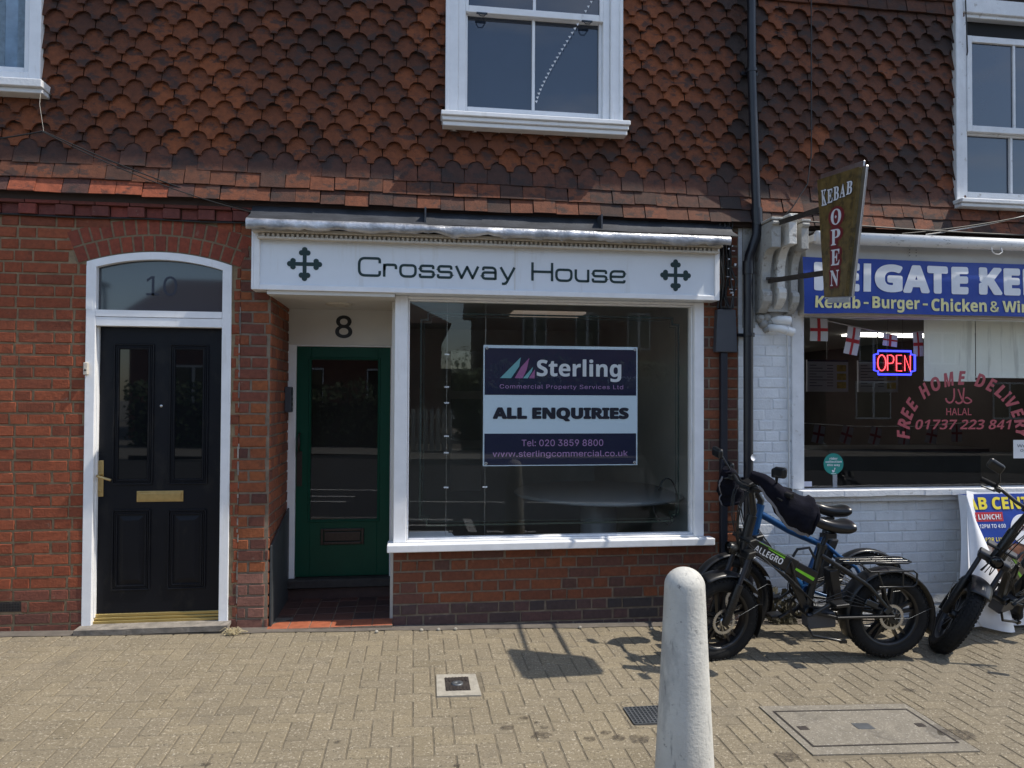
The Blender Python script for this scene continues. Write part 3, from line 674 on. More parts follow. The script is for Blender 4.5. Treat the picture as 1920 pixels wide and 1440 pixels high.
# ---------------------------------------------------------------- black door with fanlight
def black_door():
    dl = MB(); dl.box(-2.160, -1.340, .052, .095, .085, 2.088)
    leaf = dl.build("front_door", m_black_door, BLD, bevel=.002); leaf["label"] = "black four panel front door with two glazed panels"
    def mould(b, x0, x1, z0, z1, y=.052):
        for i, (o, d) in enumerate(((0, .012), (.014, .007), (.026, .011))):
            q = [(x0 + o, z0 + o), (x1 - o, z0 + o), (x1 - o, z1 - o), (x0 + o, z1 - o)]
            for k in range(4):
                a, c = q[k], q[(k + 1) % 4]; b.bar((a[0], y - d / 2 + .001, a[1]), (c[0], y - d / 2 + .001, c[1]), .010, d, (0, -1, 0))
    for x0, x1, z0, z1 in ((-2.061, -1.806, 1.0, 1.97), (-1.693, -1.443, 1.0, 1.97)):
        b = MB(); mould(b, x0, x1, z0, z1); g = b.build("glazing_bead", m_black_door, leaf, bevel=.002)
        pane("pane", m_dark_glass, leaf, x0 + .036, x1 - .036, z0 + .036, z1 - .036, .0505)
    for x0, x1, z0, z1 in ((-2.057, -1.816, .272, .82), (-1.692, -1.447, .272, .815)):
        b = MB(); mould(b, x0, x1, z0, z1)
        q = [(x0 + .04, z0 + .04), (x1 - .04, z0 + .04), (x1 - .04, z1 - .04), (x0 + .04, z1 - .04)]; qi = [(x0 + .07, z0 + .07), (x1 - .07, z0 + .07), (x1 - .07, z1 - .07), (x0 + .07, z1 - .07)]
        b.add([(u, .0515, v) for u, v in q] + [(u, .044, v) for u, v in qi], [(0, 1, 5, 4), (1, 2, 6, 5), (2, 3, 7, 6), (3, 0, 4, 7), (4, 5, 6, 7)]); b.build("raised_panel", m_black_door, leaf, bevel=.0015)
    b = MB(); b.box(-1.904, -1.596, .046, .052, .876, .952); b.box(-1.89, -1.61, .040, .0455, .888, .938); b.build("letter_plate", m_brass, leaf, bevel=.003, seg=2)
    b = MB(); b.box(-2.157, -2.121, .044, .0515, .916, 1.165); b.build("handle_plate", m_brass, leaf, bevel=.008, seg=3)
    b = MB(); b.tube([(-2.139, .045, 1.065), (-2.139, -.005, 1.065), (-2.125, -.013, 1.06), (-2.05, -.010, 1.035)], .009, 10); b.lathe([(.001, -.006), (.008, -.006), (.008, .004)], (-2.139, .042, .955), (0, 1, 0), 12); b.build("handle", m_brass, leaf)
    b = MB(); b.lathe([(.001, -.004), (.009, -.004), (.010, .003)], (-1.752, .05, 1.542), (0, 1, 0), 14); b.build("peephole", m_steel, leaf)
    b = MB(); b.box(-2.163, -1.335, .012, .055, .052, .072); b.box(-2.163, -1.335, .030, .056, .0725, .09); b.box(-2.163, -1.335, .040, .060, .0905, .112); b.build("threshold_bar", m_gold_anod, leaf, bevel=.003)
    # frame
    b = MB(); y0 = -.014
    b.box(-2.226, -2.163, y0, .1, .05, 2.53); b.box(-1.337, -1.275, y0, .1, .05, 2.53)
    b.box(-2.1625, -1.3375, y0 + .002, .1, 2.090, 2.152)
    for sx in (-2.163, -1.343): b.box(sx, sx + .006, .02, .1, .09, 2.09)
    fr = b.build("door_frame", m_white, BLD, bevel=.004); fr["label"] = "white frame of the black door"
    b = MB(); b.box(-2.1625, -1.3375, y0 - .001, .09, 2.155, 2.200); n = 24
    def arc(r, x): return AZ + sqrt(max(r * r - (x + 1.7505) ** 2, 0))
    xs = [-2.224 + .947 * k / n for k in range(n + 1)]
    for k in range(n):
        xa, xb = xs[k], xs[k + 1]
        lo = lambda x: arc(AR - .052, x) if -2.17 < x < -1.33 else 2.2
        la, lb = arc(AR - .052, xa), arc(AR - .052, xb)
        vs = [(xa, y0 - .001, la), (xb, y0 - .001, lb), (xb, y0 - .001, arc(AR - .001, xb)), (xa, y0 - .001, arc(AR - .001, xa))]
        b.add(vs + [(x, .09, z) for x, _, z in vs], [(0, 1, 2, 3), (0, 4, 5, 1), (2, 6, 7, 3)])
    b.box(-2.2255, -2.184, y0 - .002, .09, 2.201, 2.50); b.box(-1.321, -1.2755, y0 - .002, .09, 2.201, 2.50)
    fan = b.build("fanlight", m_white, BLD); fan["label"] = "arched fanlight over the black door"
    b = MB(); pts = [(-2.184, 2.2), (-1.321, 2.2)] + [(x, arc(AR - .045, x)) for x in [-1.321 - .863 * k / 20 for k in range(21)]]
    b.add([(u, .03, v) for u, v in pts], [tuple(range(len(pts)))]); b.build("pane", m_frost, fan)
    b = MB(); text(b, "10", -1.853, -1.650, 2.31, 2.447, fac(.03), .0015); b.build("house_number", m_numeral_blue, fan)
    b = MB(); rg = random.Random(3); n = 16; top = []
    for k in range(n + 1):
        x = -2.232 + .98 * k / n; top.append((x, -.115 - .008 * noise.noise(Vector((x * 9, 0, 2))), .052 + .003 * noise.noise(Vector((x * 8, 3, 0)))))
    vs = top + [(x, .1, z + .003) for x, y, z in top] + [(x, y + .004, .014 + .004 * noise.noise(Vector((x * 8, 5, 0)))) for x, y, z in top]
    b.add(vs, [(k, k + 1, n + 2 + k, n + 1 + k) for k in range(n)] + [(k, 2 * n + 2 + k, 2 * n + 3 + k, k + 1) for k in range(n)] + [(0, n + 1, 2 * n + 2), (n, 3 * n + 2, 2 * n + 1)])
    b.box(-2.21, -1.27, -.09, .1, -.03, .02); st = b.build("door_step", m_stone_step, BLD)
black_door()
b = MB(); b.box(-2.228, -2.199, -.04, -.0155, 1.752, 1.838); db = tag(b.build("doorbell", m_cream, None, bevel=.006, seg=2), "small pale doorbell box on the left side of the black door's frame", "doorbell")
b = MB(); b.lathe([(.001, -.004), (.006, -.004), (.007, .0)], (-2.214, -.04, 1.785), (0, 1, 0), 12); b.build("push_button", m_bplast, db)

# ---------------------------------------------------------------- porch with green door
def porch():
    yb = .72
    b = MB(); rg = random.Random(6); nx, ny = 6, 5; x0, x1 = -1.012, -.144; tw = (x1 - x0) / nx; td = .80 / ny
    for i in range(nx):
        for j in range(ny):
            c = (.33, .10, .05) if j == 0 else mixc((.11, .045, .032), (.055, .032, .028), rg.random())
            xa, xb, ya, yb_ = x0 + i * tw + .003, x0 + (i + 1) * tw - .003, -.05 + j * td + .003, -.05 + (j + 1) * td - .003
            z = -.004 + rg.uniform(-.001, .001); b.box(xa, xb, ya, yb_, -.05, z, c)
    fl = b.build("porch_floor", m_quarry, BLD, bevel=.002); fl["label"] = "quarry tile floor of the porch, orange along its front edge"
    b = MB(); b.box(x0, x1, -.052, .8, -.3, -.008); b.build("porch_floor_grout", m_mortar_grey, BLD); b = MB(); b.box(-1.25, -1.0125, .2402, .95, -.3, 2.6); b.build("porch_side_core", m_mortar_grey, BLD)
    b = MB(); b.box(x0, -.1445, -.13, yb + .1, 2.318, 2.345); b.build("porch_ceiling", m_porch_cream, BLD)
    b = MB(); b.box(-.168, -.1445, .10, yb, -.02, 2.317); b.build("porch_side_wall", m_porch_cream, BLD)
    b = MB(); b.add([(-.998, .004, -.03), (-.998, .70, -.03), (-.998, .70, .72), (-.998, .004, .56)], [(0, 1, 2, 3)]); b.build("kick_panel", m_slate, BLD, solid=-.012)
    b = MB(); b.box(-1.012, -.945, yb - .01, yb + .08, .10, 2.03); b.box(-.196, -.146, yb - .01, yb + .08, .10, 2.03); b.box(-.9445, -.1965, yb - .008, yb + .08, 2.018, 2.03)
    fr = b.build("door_frame", m_white, BLD, bevel=.003); fr["label"] = "narrow white frame of the green door"
    b = MB(); b.box(-1.012, -.1445, yb - .012, yb + .08, 2.0305, 2.3175); tp = b.build("transom_panel", m_porch_cream, BLD); 
    b = MB(); text(b, "8", -.642, -.505, 2.087, 2.272, fac(yb - .012), .002, bold=.012); b.build("house_number", m_bplast, tp)
    b = MB(); x0d, x1d, z0d, z1d = -.944, -.197, .160, 2.016; gx0, gx1, gz0, gz1 = -.83, -.298, .616, 1.912
    b.box(x0d, gx0, yb + .012, yb + .055, z0d, z1d); b.box(gx1, x1d, yb + .012, yb + .055, z0d, z1d); b.box(gx0, gx1, yb + .0125, yb + .055, z0d, gz0); b.box(gx0, gx1, yb + .0125, yb + .055, gz1, z1d)
    dr = b.build("green_door", m_green, BLD, bevel=.002); dr["label"] = "dark green glazed door numbered eight inside the porch"
    b = MB(); frame_rect(b, gx0 - .02, gx1 + .02, gz0 - .02, gz1 + .02, .014, .014, .014, .014, yb + .004, yb + .02); b.build("glazing_bead", m_green, dr, bevel=.004)
    pane("pane", m_glass, dr, gx0 - .004, gx1 + .004, gz0 - .004, gz1 + .004, yb + .03)
    b = MB(); frame_rect(b, -.743, -.40, .416, .545, .022, .022, .022, .022, yb - .002, yb + .014); b.box(-.715, -.428, yb + .001, yb + .013, .443, .518); b.build("letter_plate", m_bronze, dr, bevel=.004, seg=2)
    b = MB(); b.box(-.936, -.895, yb + .006, yb + .0125, .89, 1.17); b.tube([(-.915, yb + .008, 1.17), (-.915, yb - .05, 1.19), (-.912, yb - .055, 1.24), (-.915, yb - .05, 1.29), (-.915, yb + .008, 1.315)], [.008, .009, .013, .009, .008], 8); b.build("handle", m_bronze, dr)
    b = MB(); b.box(-1.012, -.146, yb - .075, yb + .08, .085, .155); b.build("door_sill", m_timber_dark, BLD, bevel=.008)
    b = MB(); b.box(-1.012, -.146, yb - .03, yb + .08, -.02, .0845, (.06, .03, .025)); b.build("riser_board", m_quarry, BLD)
    b = MB(); b.lathe([(.10, 0), (.10, -.008), (.078, -.016), (.07, -.008), (.001, -.006)], (-.575, .33, 2.318), (0, 0, 1), 32); b.build("porch_downlight", m_cream, BLD)
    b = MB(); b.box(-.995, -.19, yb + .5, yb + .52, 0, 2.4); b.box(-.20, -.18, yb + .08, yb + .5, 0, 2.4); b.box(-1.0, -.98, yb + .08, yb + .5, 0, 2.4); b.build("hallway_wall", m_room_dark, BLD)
porch()
t = thing("door_entry_panel", "slim grey door entry panel on the porch wall left of the green door", "intercom", (-.985, .6, 1.49))
b = MB(); b.box(-1.006, -.955, .545, .635, 1.488, 1.688); b.build("housing", m_box_grey, t, bevel=.006, seg=2)
b = MB()
for k in range(3): b.box(-.9548, -.953, .575, .605, 1.52 + k * .04, 1.54 + k * .04)
b.build("call_button", m_steel, t)

# ---------------------------------------------------------------- estate office shop window
def office_window():
    b = MB(); y0 = -.022
    b.box(-.144, -.052, y0, .1, .567, 2.344); b.box(2.108, 2.184, y0, .1, .567, 2.344); b.box(-.0515, 2.1075, y0 + .002, .1, 2.326, 2.344); b.box(-.0515, 2.1075, y0 + .002, .1, .567, .578)
    frame_rect(b, -.0515, 2.1075, .5785, 2.3255, .013, .013, .012, .013, y0 + .035, .08)
    fr = b.build("shop_window", m_white, BLD, bevel=.004); fr["label"] = "large white framed shop window of the empty office"
    b = MB(); b.box(-.185, 2.24, -.10, .08, .513, .566); b.build("sill", m_white, fr, bevel=.006, seg=2)
    pane("pane", m_glass, fr, -.04, 2.097, .588, 2.315, .055)
    b = MB(); i_ = .085; X0, X1, Z0, Z1 = -.04 + i_, 2.097 - i_, .588 + i_, 2.315 - i_; k = .05
    for o, w in ((0, .013), (.022, .004)):
        q = [(X0 + o + k, Z0 + o), (X1 - o - k, Z0 + o), (X1 - o - k, Z0 + o + k), (X1 - o, Z0 + o + k), (X1 - o, Z1 - o - k), (X1 - o - k, Z1 - o - k), (X1 - o - k, Z1 - o), (X0 + o + k, Z1 - o), (X0 + o + k, Z1 - o - k), (X0 + o, Z1 - o - k), (X0 + o, Z0 + o + k), (X0 + o + k, Z0 + o + k)]
        ribbon(b, q, w, fac(.055), -.004 - o * .05, True)
    b.build("border_line", P("etched_green_line", (.006, .02, .014), .5), fr)
    # the room behind
    b = MB(); b.box(-.14, 2.45, 4.2, 4.3, -.1, 2.6); b.box(2.4, 2.45, .24, 4.2, -.1, 2.6); b.box(-.143, -.09, .74, 4.2, -.1, 2.6); b.build("office_wall", m_room, BLD)
    b = MB(); b.box(-.14, 2.45, .24, 4.2, -.1, -.02); b.build("office_floor", m_room_floor, BLD)
    b = MB(); b.box(-.14, 2.45, .24, 4.2, 2.5, 2.6); b.build("office_ceiling", m_room, BLD)
    b = MB(); b.box(1.0, 1.75, 2.0, 2.4, 2.48, 2.499); b.build("ceiling_light", m_panel_dim, BLD)
office_window()
def letting_board():
    y = .085; t = thing("letting_board", "navy and white letting agent's board reading ALL ENQUIRIES hung inside the office window", "letting board", (1.1, y, 1.1))
    b = MB(); b.box(.507, 1.694, y, y + .006, 1.101, 2.004); b.build("board", m_paleblue, t)
    f = fac(y)
    b = MB(); b.box(.517, 1.684, y - .0015, y, 1.632, 1.982); b.box(.517, 1.684, y - .0015, y, 1.108, 1.343); b.build("navy_band", m_navy, t)
    b = MB(); text(b, BO("Sterling"), .910, 1.565, 1.735, 1.905, f, .003, bold=.006); b.build("lettering", m_white_ink, t)
    b = MB(); text(b, "Commercial Property Services Ltd", .630, 1.580, 1.672, 1.712, f, .003, space=1.08)
    text(b, "Tel: 020 3859 8800", .797, 1.425, 1.248, 1.298, f, .003, bold=.004); text(b, "www.sterlingcommercial.co.uk", .580, 1.618, 1.157, 1.215, f, .003, bold=.004); b.build("small_lettering", m_purple, t)
    b = MB(); text(b, BO("ALL ENQUIRIES"), .578, 1.625, 1.435, 1.540, f, .003, bold=.035); b.build("headline", m_ink, t)
    b = MB()
    for q in ([(.632, 1.758), (.715, 1.758), (.775, 1.845), (.788, 1.915)], [(.805, 1.758), (.842, 1.758), (.872, 1.808), (.880, 1.842)]):
        b.add([f(u, v, .003) for u, v in q], [(0, 1, 2, 3)])
    b.build("logo_sail", m_teal_l, t)
    b = MB()
    for q in ([(.742, 1.758), (.802, 1.758), (.833, 1.82), (.853, 1.912), (.790, 1.842)], [(.850, 1.758), (.893, 1.758), (.897, 1.826), (.876, 1.80)]):
        b.add([f(u, v, .0033) for u, v in q], [tuple(range(len(q)))])
    b.build("logo_sail", m_pink_l, t)
    for u, v in ((.533, 1.982), (1.672, 1.985), (.53, 1.122), (1.672, 1.122)):
        b = MB(); b.lathe([(.011, .0), (.011, .004), (.005, .004), (.005, 0)], (u, y - .002, v), (0, -1, 0), 16); b.build("eyelet", m_steel, t)
letting_board()
def display_rail():
    y = .18
    t = thing("cable_display", "cable display with three clear leaflet pockets hanging inside the left of the office window", "leaflet display", (.33, y, 2.3))
    s = (5.26 + y) / 5.26
    for u in (.232, .515):
        b = MB(); b.tube([(u * s, y, .55), (u * s, y, 2.33)], .0016, 5); b.build("steel_cable", m_steel, t)
    for z0, z1 in ((1.66, 1.965), (1.29, 1.60), (.905, 1.225)):
        b = MB(); b.box(.262 * s, .488 * s, y + .004, y + .008, z0, z1); pk = b.build("leaflet_pocket", m_acryl, t)
        for zz in (z0 + .03, z1 - .03):
            for u in (.232, .515):
                b = MB(); b.box(u * s - .018, u * s + .018, y - .006, y + .012, zz - .005, zz + .005); b.build("clip", m_white_ink, pk)
display_rail()
def office_bits():
    t = thing("round_table", "round white pedestal table inside the office behind the glass", "table", (1.95, 1.5, -.02))
    b = MB(); b.lathe([(.001, .76), (.78, .76), (.80, .745), (.78, .725), (.001, .725)], (1.72, 1.35, -.02), (0, 0, 1), 48); b.build("tabletop", m_table, t)
    b = MB(); b.lathe([(.22, 0), (.22, .03), (.17, .05), (.17, .72)], (1.72, 1.35, -.02), (0, 0, 1), 32); b.build("pedestal", m_table, t)
    rg = random.Random(5)
    for k in range(5):
        b = MB(); a = rg.uniform(-.4, .4); z = .60 + k * .018
        b.obox((.13 + rg.uniform(-.03, .03), .26 + rg.uniform(-.02, .04), .52 + k * .012), (cos(a), sin(a), 0), (-sin(a), cos(a), 0), (0, 0, 1), .15, .105, .0035)
        tag(b.build("envelope", m_paper, None), "unopened letter in the pile on the office window ledge", "letter", "letters piled inside the office window")
    b = MB(); b.box(-.05, .55, .12, .5, .42, .508); b.build("window_ledge", m_room, BLD)
    b = MB(); b.tube([(1.955 + .085 * cos(2.6 - k * .29) - .02 * (k > 12) , .14 + .002 * k, .80 + .19 * sin(2.6 - k * .29) * (1 if k < 14 else .8)) for k in range(20)], .006, 6); tag(b.build("cable", m_cable, None), "looped black cable hanging in the lower right of the office window", "cable")
office_bits()

# ---------------------------------------------------------------- fascia sign of the office
def fascia():
    t = thing("fascia_sign", "white painted fascia board reading Crossway House under a lead flashing", "shop sign", (.58, 0, 2.345))
    b = MB(); b.box(-1.098, 2.252, -.135, .0, 2.3455, 2.76); b.build("board", m_board, t)
    b = MB(); frame_rect(b, -1.098, 2.252, 2.3453, 2.745, .038, .036, .034, .0, -.152, -.1352)
    b.box(-1.115, -1.0985, -.15, 0, 2.346, 2.76); b.box(-1.06, 2.216, -.146, -.1353, 2.379, 2.384); b.build("rim", m_white, t, bevel=.003)
    b = MB(); b.box(.7085, .7115, -.1362, -.1352, 2.383, 2.69); b.build("panel_joint", m_cream, t)
    b = MB(); b.box(-1.07, 2.232, -.20, -.1355, 2.690, 2.703); b.box(-1.07, 2.232, -.165, -.1355, 2.7035, 2.73); b.box(-1.1, 2.25, -.215, -.1, 2.731, 2.752)
    x = -1.04
    while x < 2.2: b.box(x, x + .019, -.188, -.165, 2.7045, 2.728); x += .0325
    b.build("dentil_moulding", m_cream, t, bevel=.0015)
    b = MB(); C = lambda p: [f_(*p)]
    f_ = fac(-.1352)
    for cx, cz in ((-.762, 2.531), (1.915, 2.527)):
        b = MB(); w = .013; L = .118
        b.box(cx - w, cx + w, -.1375, -.1353, cz - L + .02, cz + L - .02); b.box(cx - L + .02, cx - w, -.1372, -.1353, cz - w, cz + w); b.box(cx + w, cx + L - .02, -.1372, -.1353, cz - w, cz + w)
        for ax, az in ((1, 0), (-1, 0), (0, 1), (0, -1)):
            for i, (o, p) in enumerate(((L - .018, 0), (L - .04, .021), (L - .04, -.021))):
                b.poly(disc(cx + ax * o + az * p, cz + az * o + ax * p, .0185, 20), f_, .0, .0026 + .0002 * i)
        b.build("cross_emblem", m_green_sign, t)
    # wide square-shouldered lettering drawn as strokes
    b = MB(); capz, sw = .139, .018; z0 = 2.455; xh = .70
    def S_(pts, x, wd, rad=.30, closed=False):
        q = [(x + (sw / 2 + p[0] * (wd - sw)), z0 + sw / 2 + p[1] * (capz - sw)) for p in pts]
        ribbon(b, rpath(q, rad * capz, 6), sw, f_, .002)
    k = xh - .045
    def letter(c, x, w):
        if c == 'C': S_([(1, .72), (1, 1), (0, 1), (0, 0), (1, 0), (1, .28)], x, w)
        elif c == 'H': S_([(0, 0 - .05), (0, 1.05)], x, w); S_([(1, -.05), (1, 1.05)], x, w); S_([(.02, .5), (.98, .5)], x, w)
        elif c == 'r': S_([(0, -.05), (0, k + .05)], x, w); S_([(.02, k * .5), (.02, k), (1, k), (1, k * .62)], x, w, .24)
        elif c == 'o': S_([(.5, k), (0, k), (0, 0), (1, 0), (1, k), (.5, k)], x, w, .27)
        elif c == 's': S_([(.97, k * .72), (.97, k), (.03, k), (.03, k * .5), (1, k * .5), (1, 0), (0, 0), (0, k * .28)], x, w, .17)
        elif c == 'w':
            S_([(0, k + .05), (.25, 0), (.5, k), (.75, 0), (1, k + .05)], x, w, .01)
        elif c == 'a': S_([(.05, k * .74), (.05, k), (.95, k), (.95, -.05)], x, w, .22); S_([(.95, k * .56), (0, k * .56), (0, 0), (.95, 0)], x, w, .17)
        elif c == 'y': S_([(0, k + .05), (.5, -.02)], x, w); S_([(1, k + .05), (.42, -.22), (.30, -.28), (.1, -.28)], x, w, .1)
        elif c == 'u': S_([(0, k + .05), (0, 0), (.97, 0)], x, w, .26); S_([(.97, k + .05), (.97, -.05)], x, w)
        elif c == 'e': S_([(.02, k * .5), (1, k * .5), (1, k), (0, k), (0, 0), (1, 0), (1, k * .2)], x, w, .24)
    def word(wd, xa, xb):
        Wd = {'C': 1.18, 'r': .73, 'o': .91, 's': .84, 'w': 1.30, 'a': .86, 'y': .88, 'H': 1.14, 'u': .80, 'e': .86}
        gap = .10; tot = sum(Wd[c] for c in wd) + gap * (len(wd) - 1); u = (xb - xa) / tot; x = xa
        for c in wd: letter(c, x, Wd[c] * u); x += (Wd[c] + gap) * u
    word("Crossway", -.400, .716); word("House", .829, 1.532)
    b.build("lettering", m_green_sign, t)
    # dressed lead: a rolled, dented front edge and a dark apron running up under the tiles
    rg = random.Random(9); b = MB(); n = 90; rows = 7; vs = []
    for i in range(n + 1):
        x = -1.13 + 3.42 * i / n; e = .020 * noise.noise(Vector((x * 5, 1, 0))) + .012 * noise.noise(Vector((x * 17, 4, 0))); st = .006 if x > .05 else 0; st += .006 if x > 1.3 else 0
        zt = 2.818 - .0 * x - st * .6
        prof = [(-.14, zt + .012), (-.235, zt), (-.258 - e * .3, zt - .010), (-.268 - e, zt - .03), (-.266 - e * 1.5, zt - .055 + e * .5), (-.258 - e, zt - .077 + e * 1.5), (-.248 - e, zt - .076 + e * 1.5)]
        vs += [(x, y, z) for y, z in prof]
    b.add(vs, [(i * rows + j, (i + 1) * rows + j, (i + 1) * rows + j + 1, i * rows + j + 1) for i in range(n) for j in range(rows - 1)], None, True); b.build("lead_flashing", m_lead, t)
    b = MB(); n = 40; vs = []
    for i in range(n + 1):
        x = -1.13 + 3.50 * i / n; e = .006 * noise.noise(Vector((x * 4, 9, 0))); vs += [(x, -.25, 2.812 + e), (x, -.12, 2.875 + e), (x, -.03, 2.97)]
    b.add(vs, [(i * 3 + j, (i + 1) * 3 + j, (i + 1) * 3 + j + 1, i * 3 + j + 1) for i in range(n) for j in range(2)], None, True)
    for x in (.06, 1.33): b.box(x, x + .012, -.2, -.06, 2.84, 2.945)
    b.build("lead_apron", m_lead_dark, t)
fascia()

# ================================================================== KEBAB SHOP
def kebab_window():
    b = MB(); y0 = -.02
    b.box(2.90, 2.985, y0, .1, .912, 2.30); b.box(2.985, 3.012, y0 + .02, .1, .912, 2.30); b.box(6.15, 6.3, y0, .1, .912, 2.30); b.box(3.0125, 6.15, y0 + .0, .1, 2.262, 2.30)
    fr = b.build("shop_window", m_white_old, BLD, bevel=.004); fr["label"] = "white framed takeaway shop window with chipped paint"
    b = MB(); n = 30; rg = random.Random(4)
    for k in range(n):
        xa, xb = 2.935 + 3.4 * k / n, 2.935 + 3.4 * (k + 1) / n; e = rg.uniform(-.003, .003)
        b.box(xa, xb - .0002, -.115 + e, .06, .868 + e, .910 + e * .4)
    b.box(2.955, 6.3, -.06, .05, .82, .867); b.build("sill", m_white_old, fr)
    pane("pane", m_glass, fr, 3.005, 6.16, .90, 2.27, .05)
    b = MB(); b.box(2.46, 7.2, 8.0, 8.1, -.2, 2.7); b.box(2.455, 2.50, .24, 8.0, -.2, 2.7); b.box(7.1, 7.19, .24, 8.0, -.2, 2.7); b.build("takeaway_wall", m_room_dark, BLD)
    b = MB(); b.box(2.46, 7.2, .24, 8.0, -.3, -.1); b.build("takeaway_floor", m_room_floor, BLD)
    b = MB(); b.box(2.46, 7.2, .24, 8.0, 2.46, 2.55); b.build("takeaway_ceiling", m_room_ceil, BLD)
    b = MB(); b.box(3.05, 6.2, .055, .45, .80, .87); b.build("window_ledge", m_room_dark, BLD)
    for i, (x, y) in enumerate(((4.3, 4.0), (5.6, 5.9), (3.6, 6.6), (6.2, 3.4))):
        b = MB(); b.box(x - .62, x + .62, y - .16, y + .16, 2.435, 2.459); b.build("ceiling_light", m_panel_light, BLD)
    t = thing("serving_counter", "dark serving counter inside the takeaway seen through its window", "counter", (4.8, 2.7, -.1))
    b = MB(); b.box(3.3, 6.6, 2.4, 3.0, -.1, 1.0); b.build("front_panel", m_room_dark, t); b = MB(); b.box(3.25, 6.65, 2.33, 3.05, 1.0005, 1.04); b.build("worktop", m_bmetal, t)
kebab_window()
def menus():
    for i, (x0, x1, lab) in enumerate(((4.77, 5.31, "menu board with food photos inside the takeaway, left of the pair"), (5.447, 5.98, "menu board behind the neon sign inside the takeaway, right of the pair"))):
        y = 3.0; t = thing("menu_board", lab, "menu board", ((x0 + x1) / 2, y, 1.7), "menu boards inside the takeaway")
        b = MB(); b.box(x0, x1, y, y + .03, 1.70, 2.09); b.build("panel", m_menu, t); b = MB(); f = fac(y)
        for k in range(8): b.box(x0 + .03, x0 + .12 + .08 * ((k * 7) % 3), y - .002, y, 2.02 - k * .036, 2.028 - k * .036)
        for k in range(8): b.box(x0 + .26, x0 + .34, y - .002, y, 2.02 - k * .036, 2.028 - k * .036)
        b.box(x0, x1, y - .003, y, 2.07, 2.095); b.build("print", m_menu_i, t)
        b = MB()
        for k in range(3): b.box(x1 - .15, x1 - .03, y - .003, y, 1.74 + k * .105, 1.82 + k * .105)
        b.build("food_photo", m_menu_y, t)
        b = MB(); b.box((x0 + x1) / 2 - .004, (x0 + x1) / 2 + .004, y + .01, y + .02, 2.09, 2.46); b.build("hanger", m_bmetal, t)
menus()
def bunting(lab, pts, y, flags, sc=1., grp=None, fw=None, fr_=None):
    t = thing("bunting", lab, "bunting", (pts[0][0], y, pts[0][1]), grp)
    b = MB(); b.tube([(u, y, v) for u, v in pts], .004 * sc, 5); b.build("string", m_cable_w, t)
    for (u, v, w, h, a, bend) in flags:
        def mp(p, q, d=0): return (u + p * cos(a) - q * sin(a), y - .004 - d + bend * sin(q * 14 + p * 6), v + p * sin(a) + q * cos(a))
        b = MB(); n = 4
        for i in range(n):
            for j in range(n): b.add([mp(-w / 2 + w * i / n, -h * (j + 1) / n), mp(-w / 2 + w * (i + 1) / n, -h * (j + 1) / n), mp(-w / 2 + w * (i + 1) / n, -h * j / n), mp(-w / 2 + w * i / n, -h * j / n)], [(0, 1, 2, 3)])
        fl = b.build("flag", fw or m_flag_w, t)
        b = MB()
        for i in range(n):
            b.add([mp(-w * .09, -h * (i + 1) / n, .0015), mp(w * .09, -h * (i + 1) / n, .0015), mp(w * .09, -h * i / n, .0015), mp(-w * .09, -h * i / n, .0015)], [(0, 1, 2, 3)])
            xa, xb = -w / 2 + w * i / n, -w / 2 + w * (i + 1) / n
            b.add([mp(xa, -h * .57, .0018), mp(xb, -h * .57, .0018), mp(xb, -h * .43, .0018), mp(xa, -h * .43, .0018)], [(0, 1, 2, 3)])
        b.build("red_cross", fr_ or m_flag_r, fl)
bunting("string of red cross flags hanging across the top of the takeaway window", [(3.06, 2.29), (3.3, 2.255), (3.6, 2.20), (3.85, 2.155), (4.05, 2.16), (4.3, 2.20), (4.6, 2.24)], .2,
        [(3.25, 2.268, .155, .185, .0, .006), (3.565, 2.20, .12, .225, -.18, .006), (3.885, 2.15, .13, .10, -.12, .005), (4.125, 2.17, .09, .2, .05, .006)])
bunting("string of red cross flags along the counter deep inside the takeaway", [(4.3, 1.34), (5., 1.30), (5.8, 1.30), (6.6, 1.36)], 2.36,
        [(4.55, 1.31, .14, .2, -.2, .006), (4.9, 1.30, .14, .2, -.3, .006), (5.25, 1.29, .14, .2, -.25, .006), (5.6, 1.29, .14, .2, -.1, .006), (5.95, 1.30, .14, .2, -.2, .006), (6.25, 1.32, .14, .2, 0, .006)], fw=P('flag_white_dimmed', (.16, .16, .17), .9), fr_=P('flag_red_dimmed', (.10, .012, .015), .9))  # flag colours darkened to stand in for the dim interior
b = MB(); b.tube([(3.02 + .13 * k, .09, 2.262 + .010 * sin(k * 1.1)) for k in range(9)], .004, 5); tag(b.build("light_cable", m_cable_w, None), "thin white cable looped along the top edge of the takeaway window", "cable")
for x0, x1, z0, lab in ((4.142, 4.606, 1.775, "pale roller blind left of the gap, hanging slightly lower"), (4.614, 5.9, 1.808, "pale wide roller blind at the right edge, slightly shorter")):
    t = thing("roller_blind", lab, "blind", ((x0 + x1) / 2, .14, z0), "roller blinds in the takeaway window")
    b = MB(); n = 24
    for k in range(n):
        xa, xb = x0 + (x1 - x0) * k / n, x0 + (x1 - x0) * (k + 1) / n; w = lambda x: .14 + .006 * noise.noise(Vector((x * 6, 0, 1)))
        b.add([(xa, w(xa), z0), (xb, w(xb), z0), (xb, w(xb), 2.30), (xa, w(xa), 2.30)], [(0, 1, 2, 3)], None, True)
    b.build("cloth", m_blind, t); b = MB(); b.box(x0, x1, .13, .15, z0 - .012, z0); b.build("bottom_bar", m_blind, t)
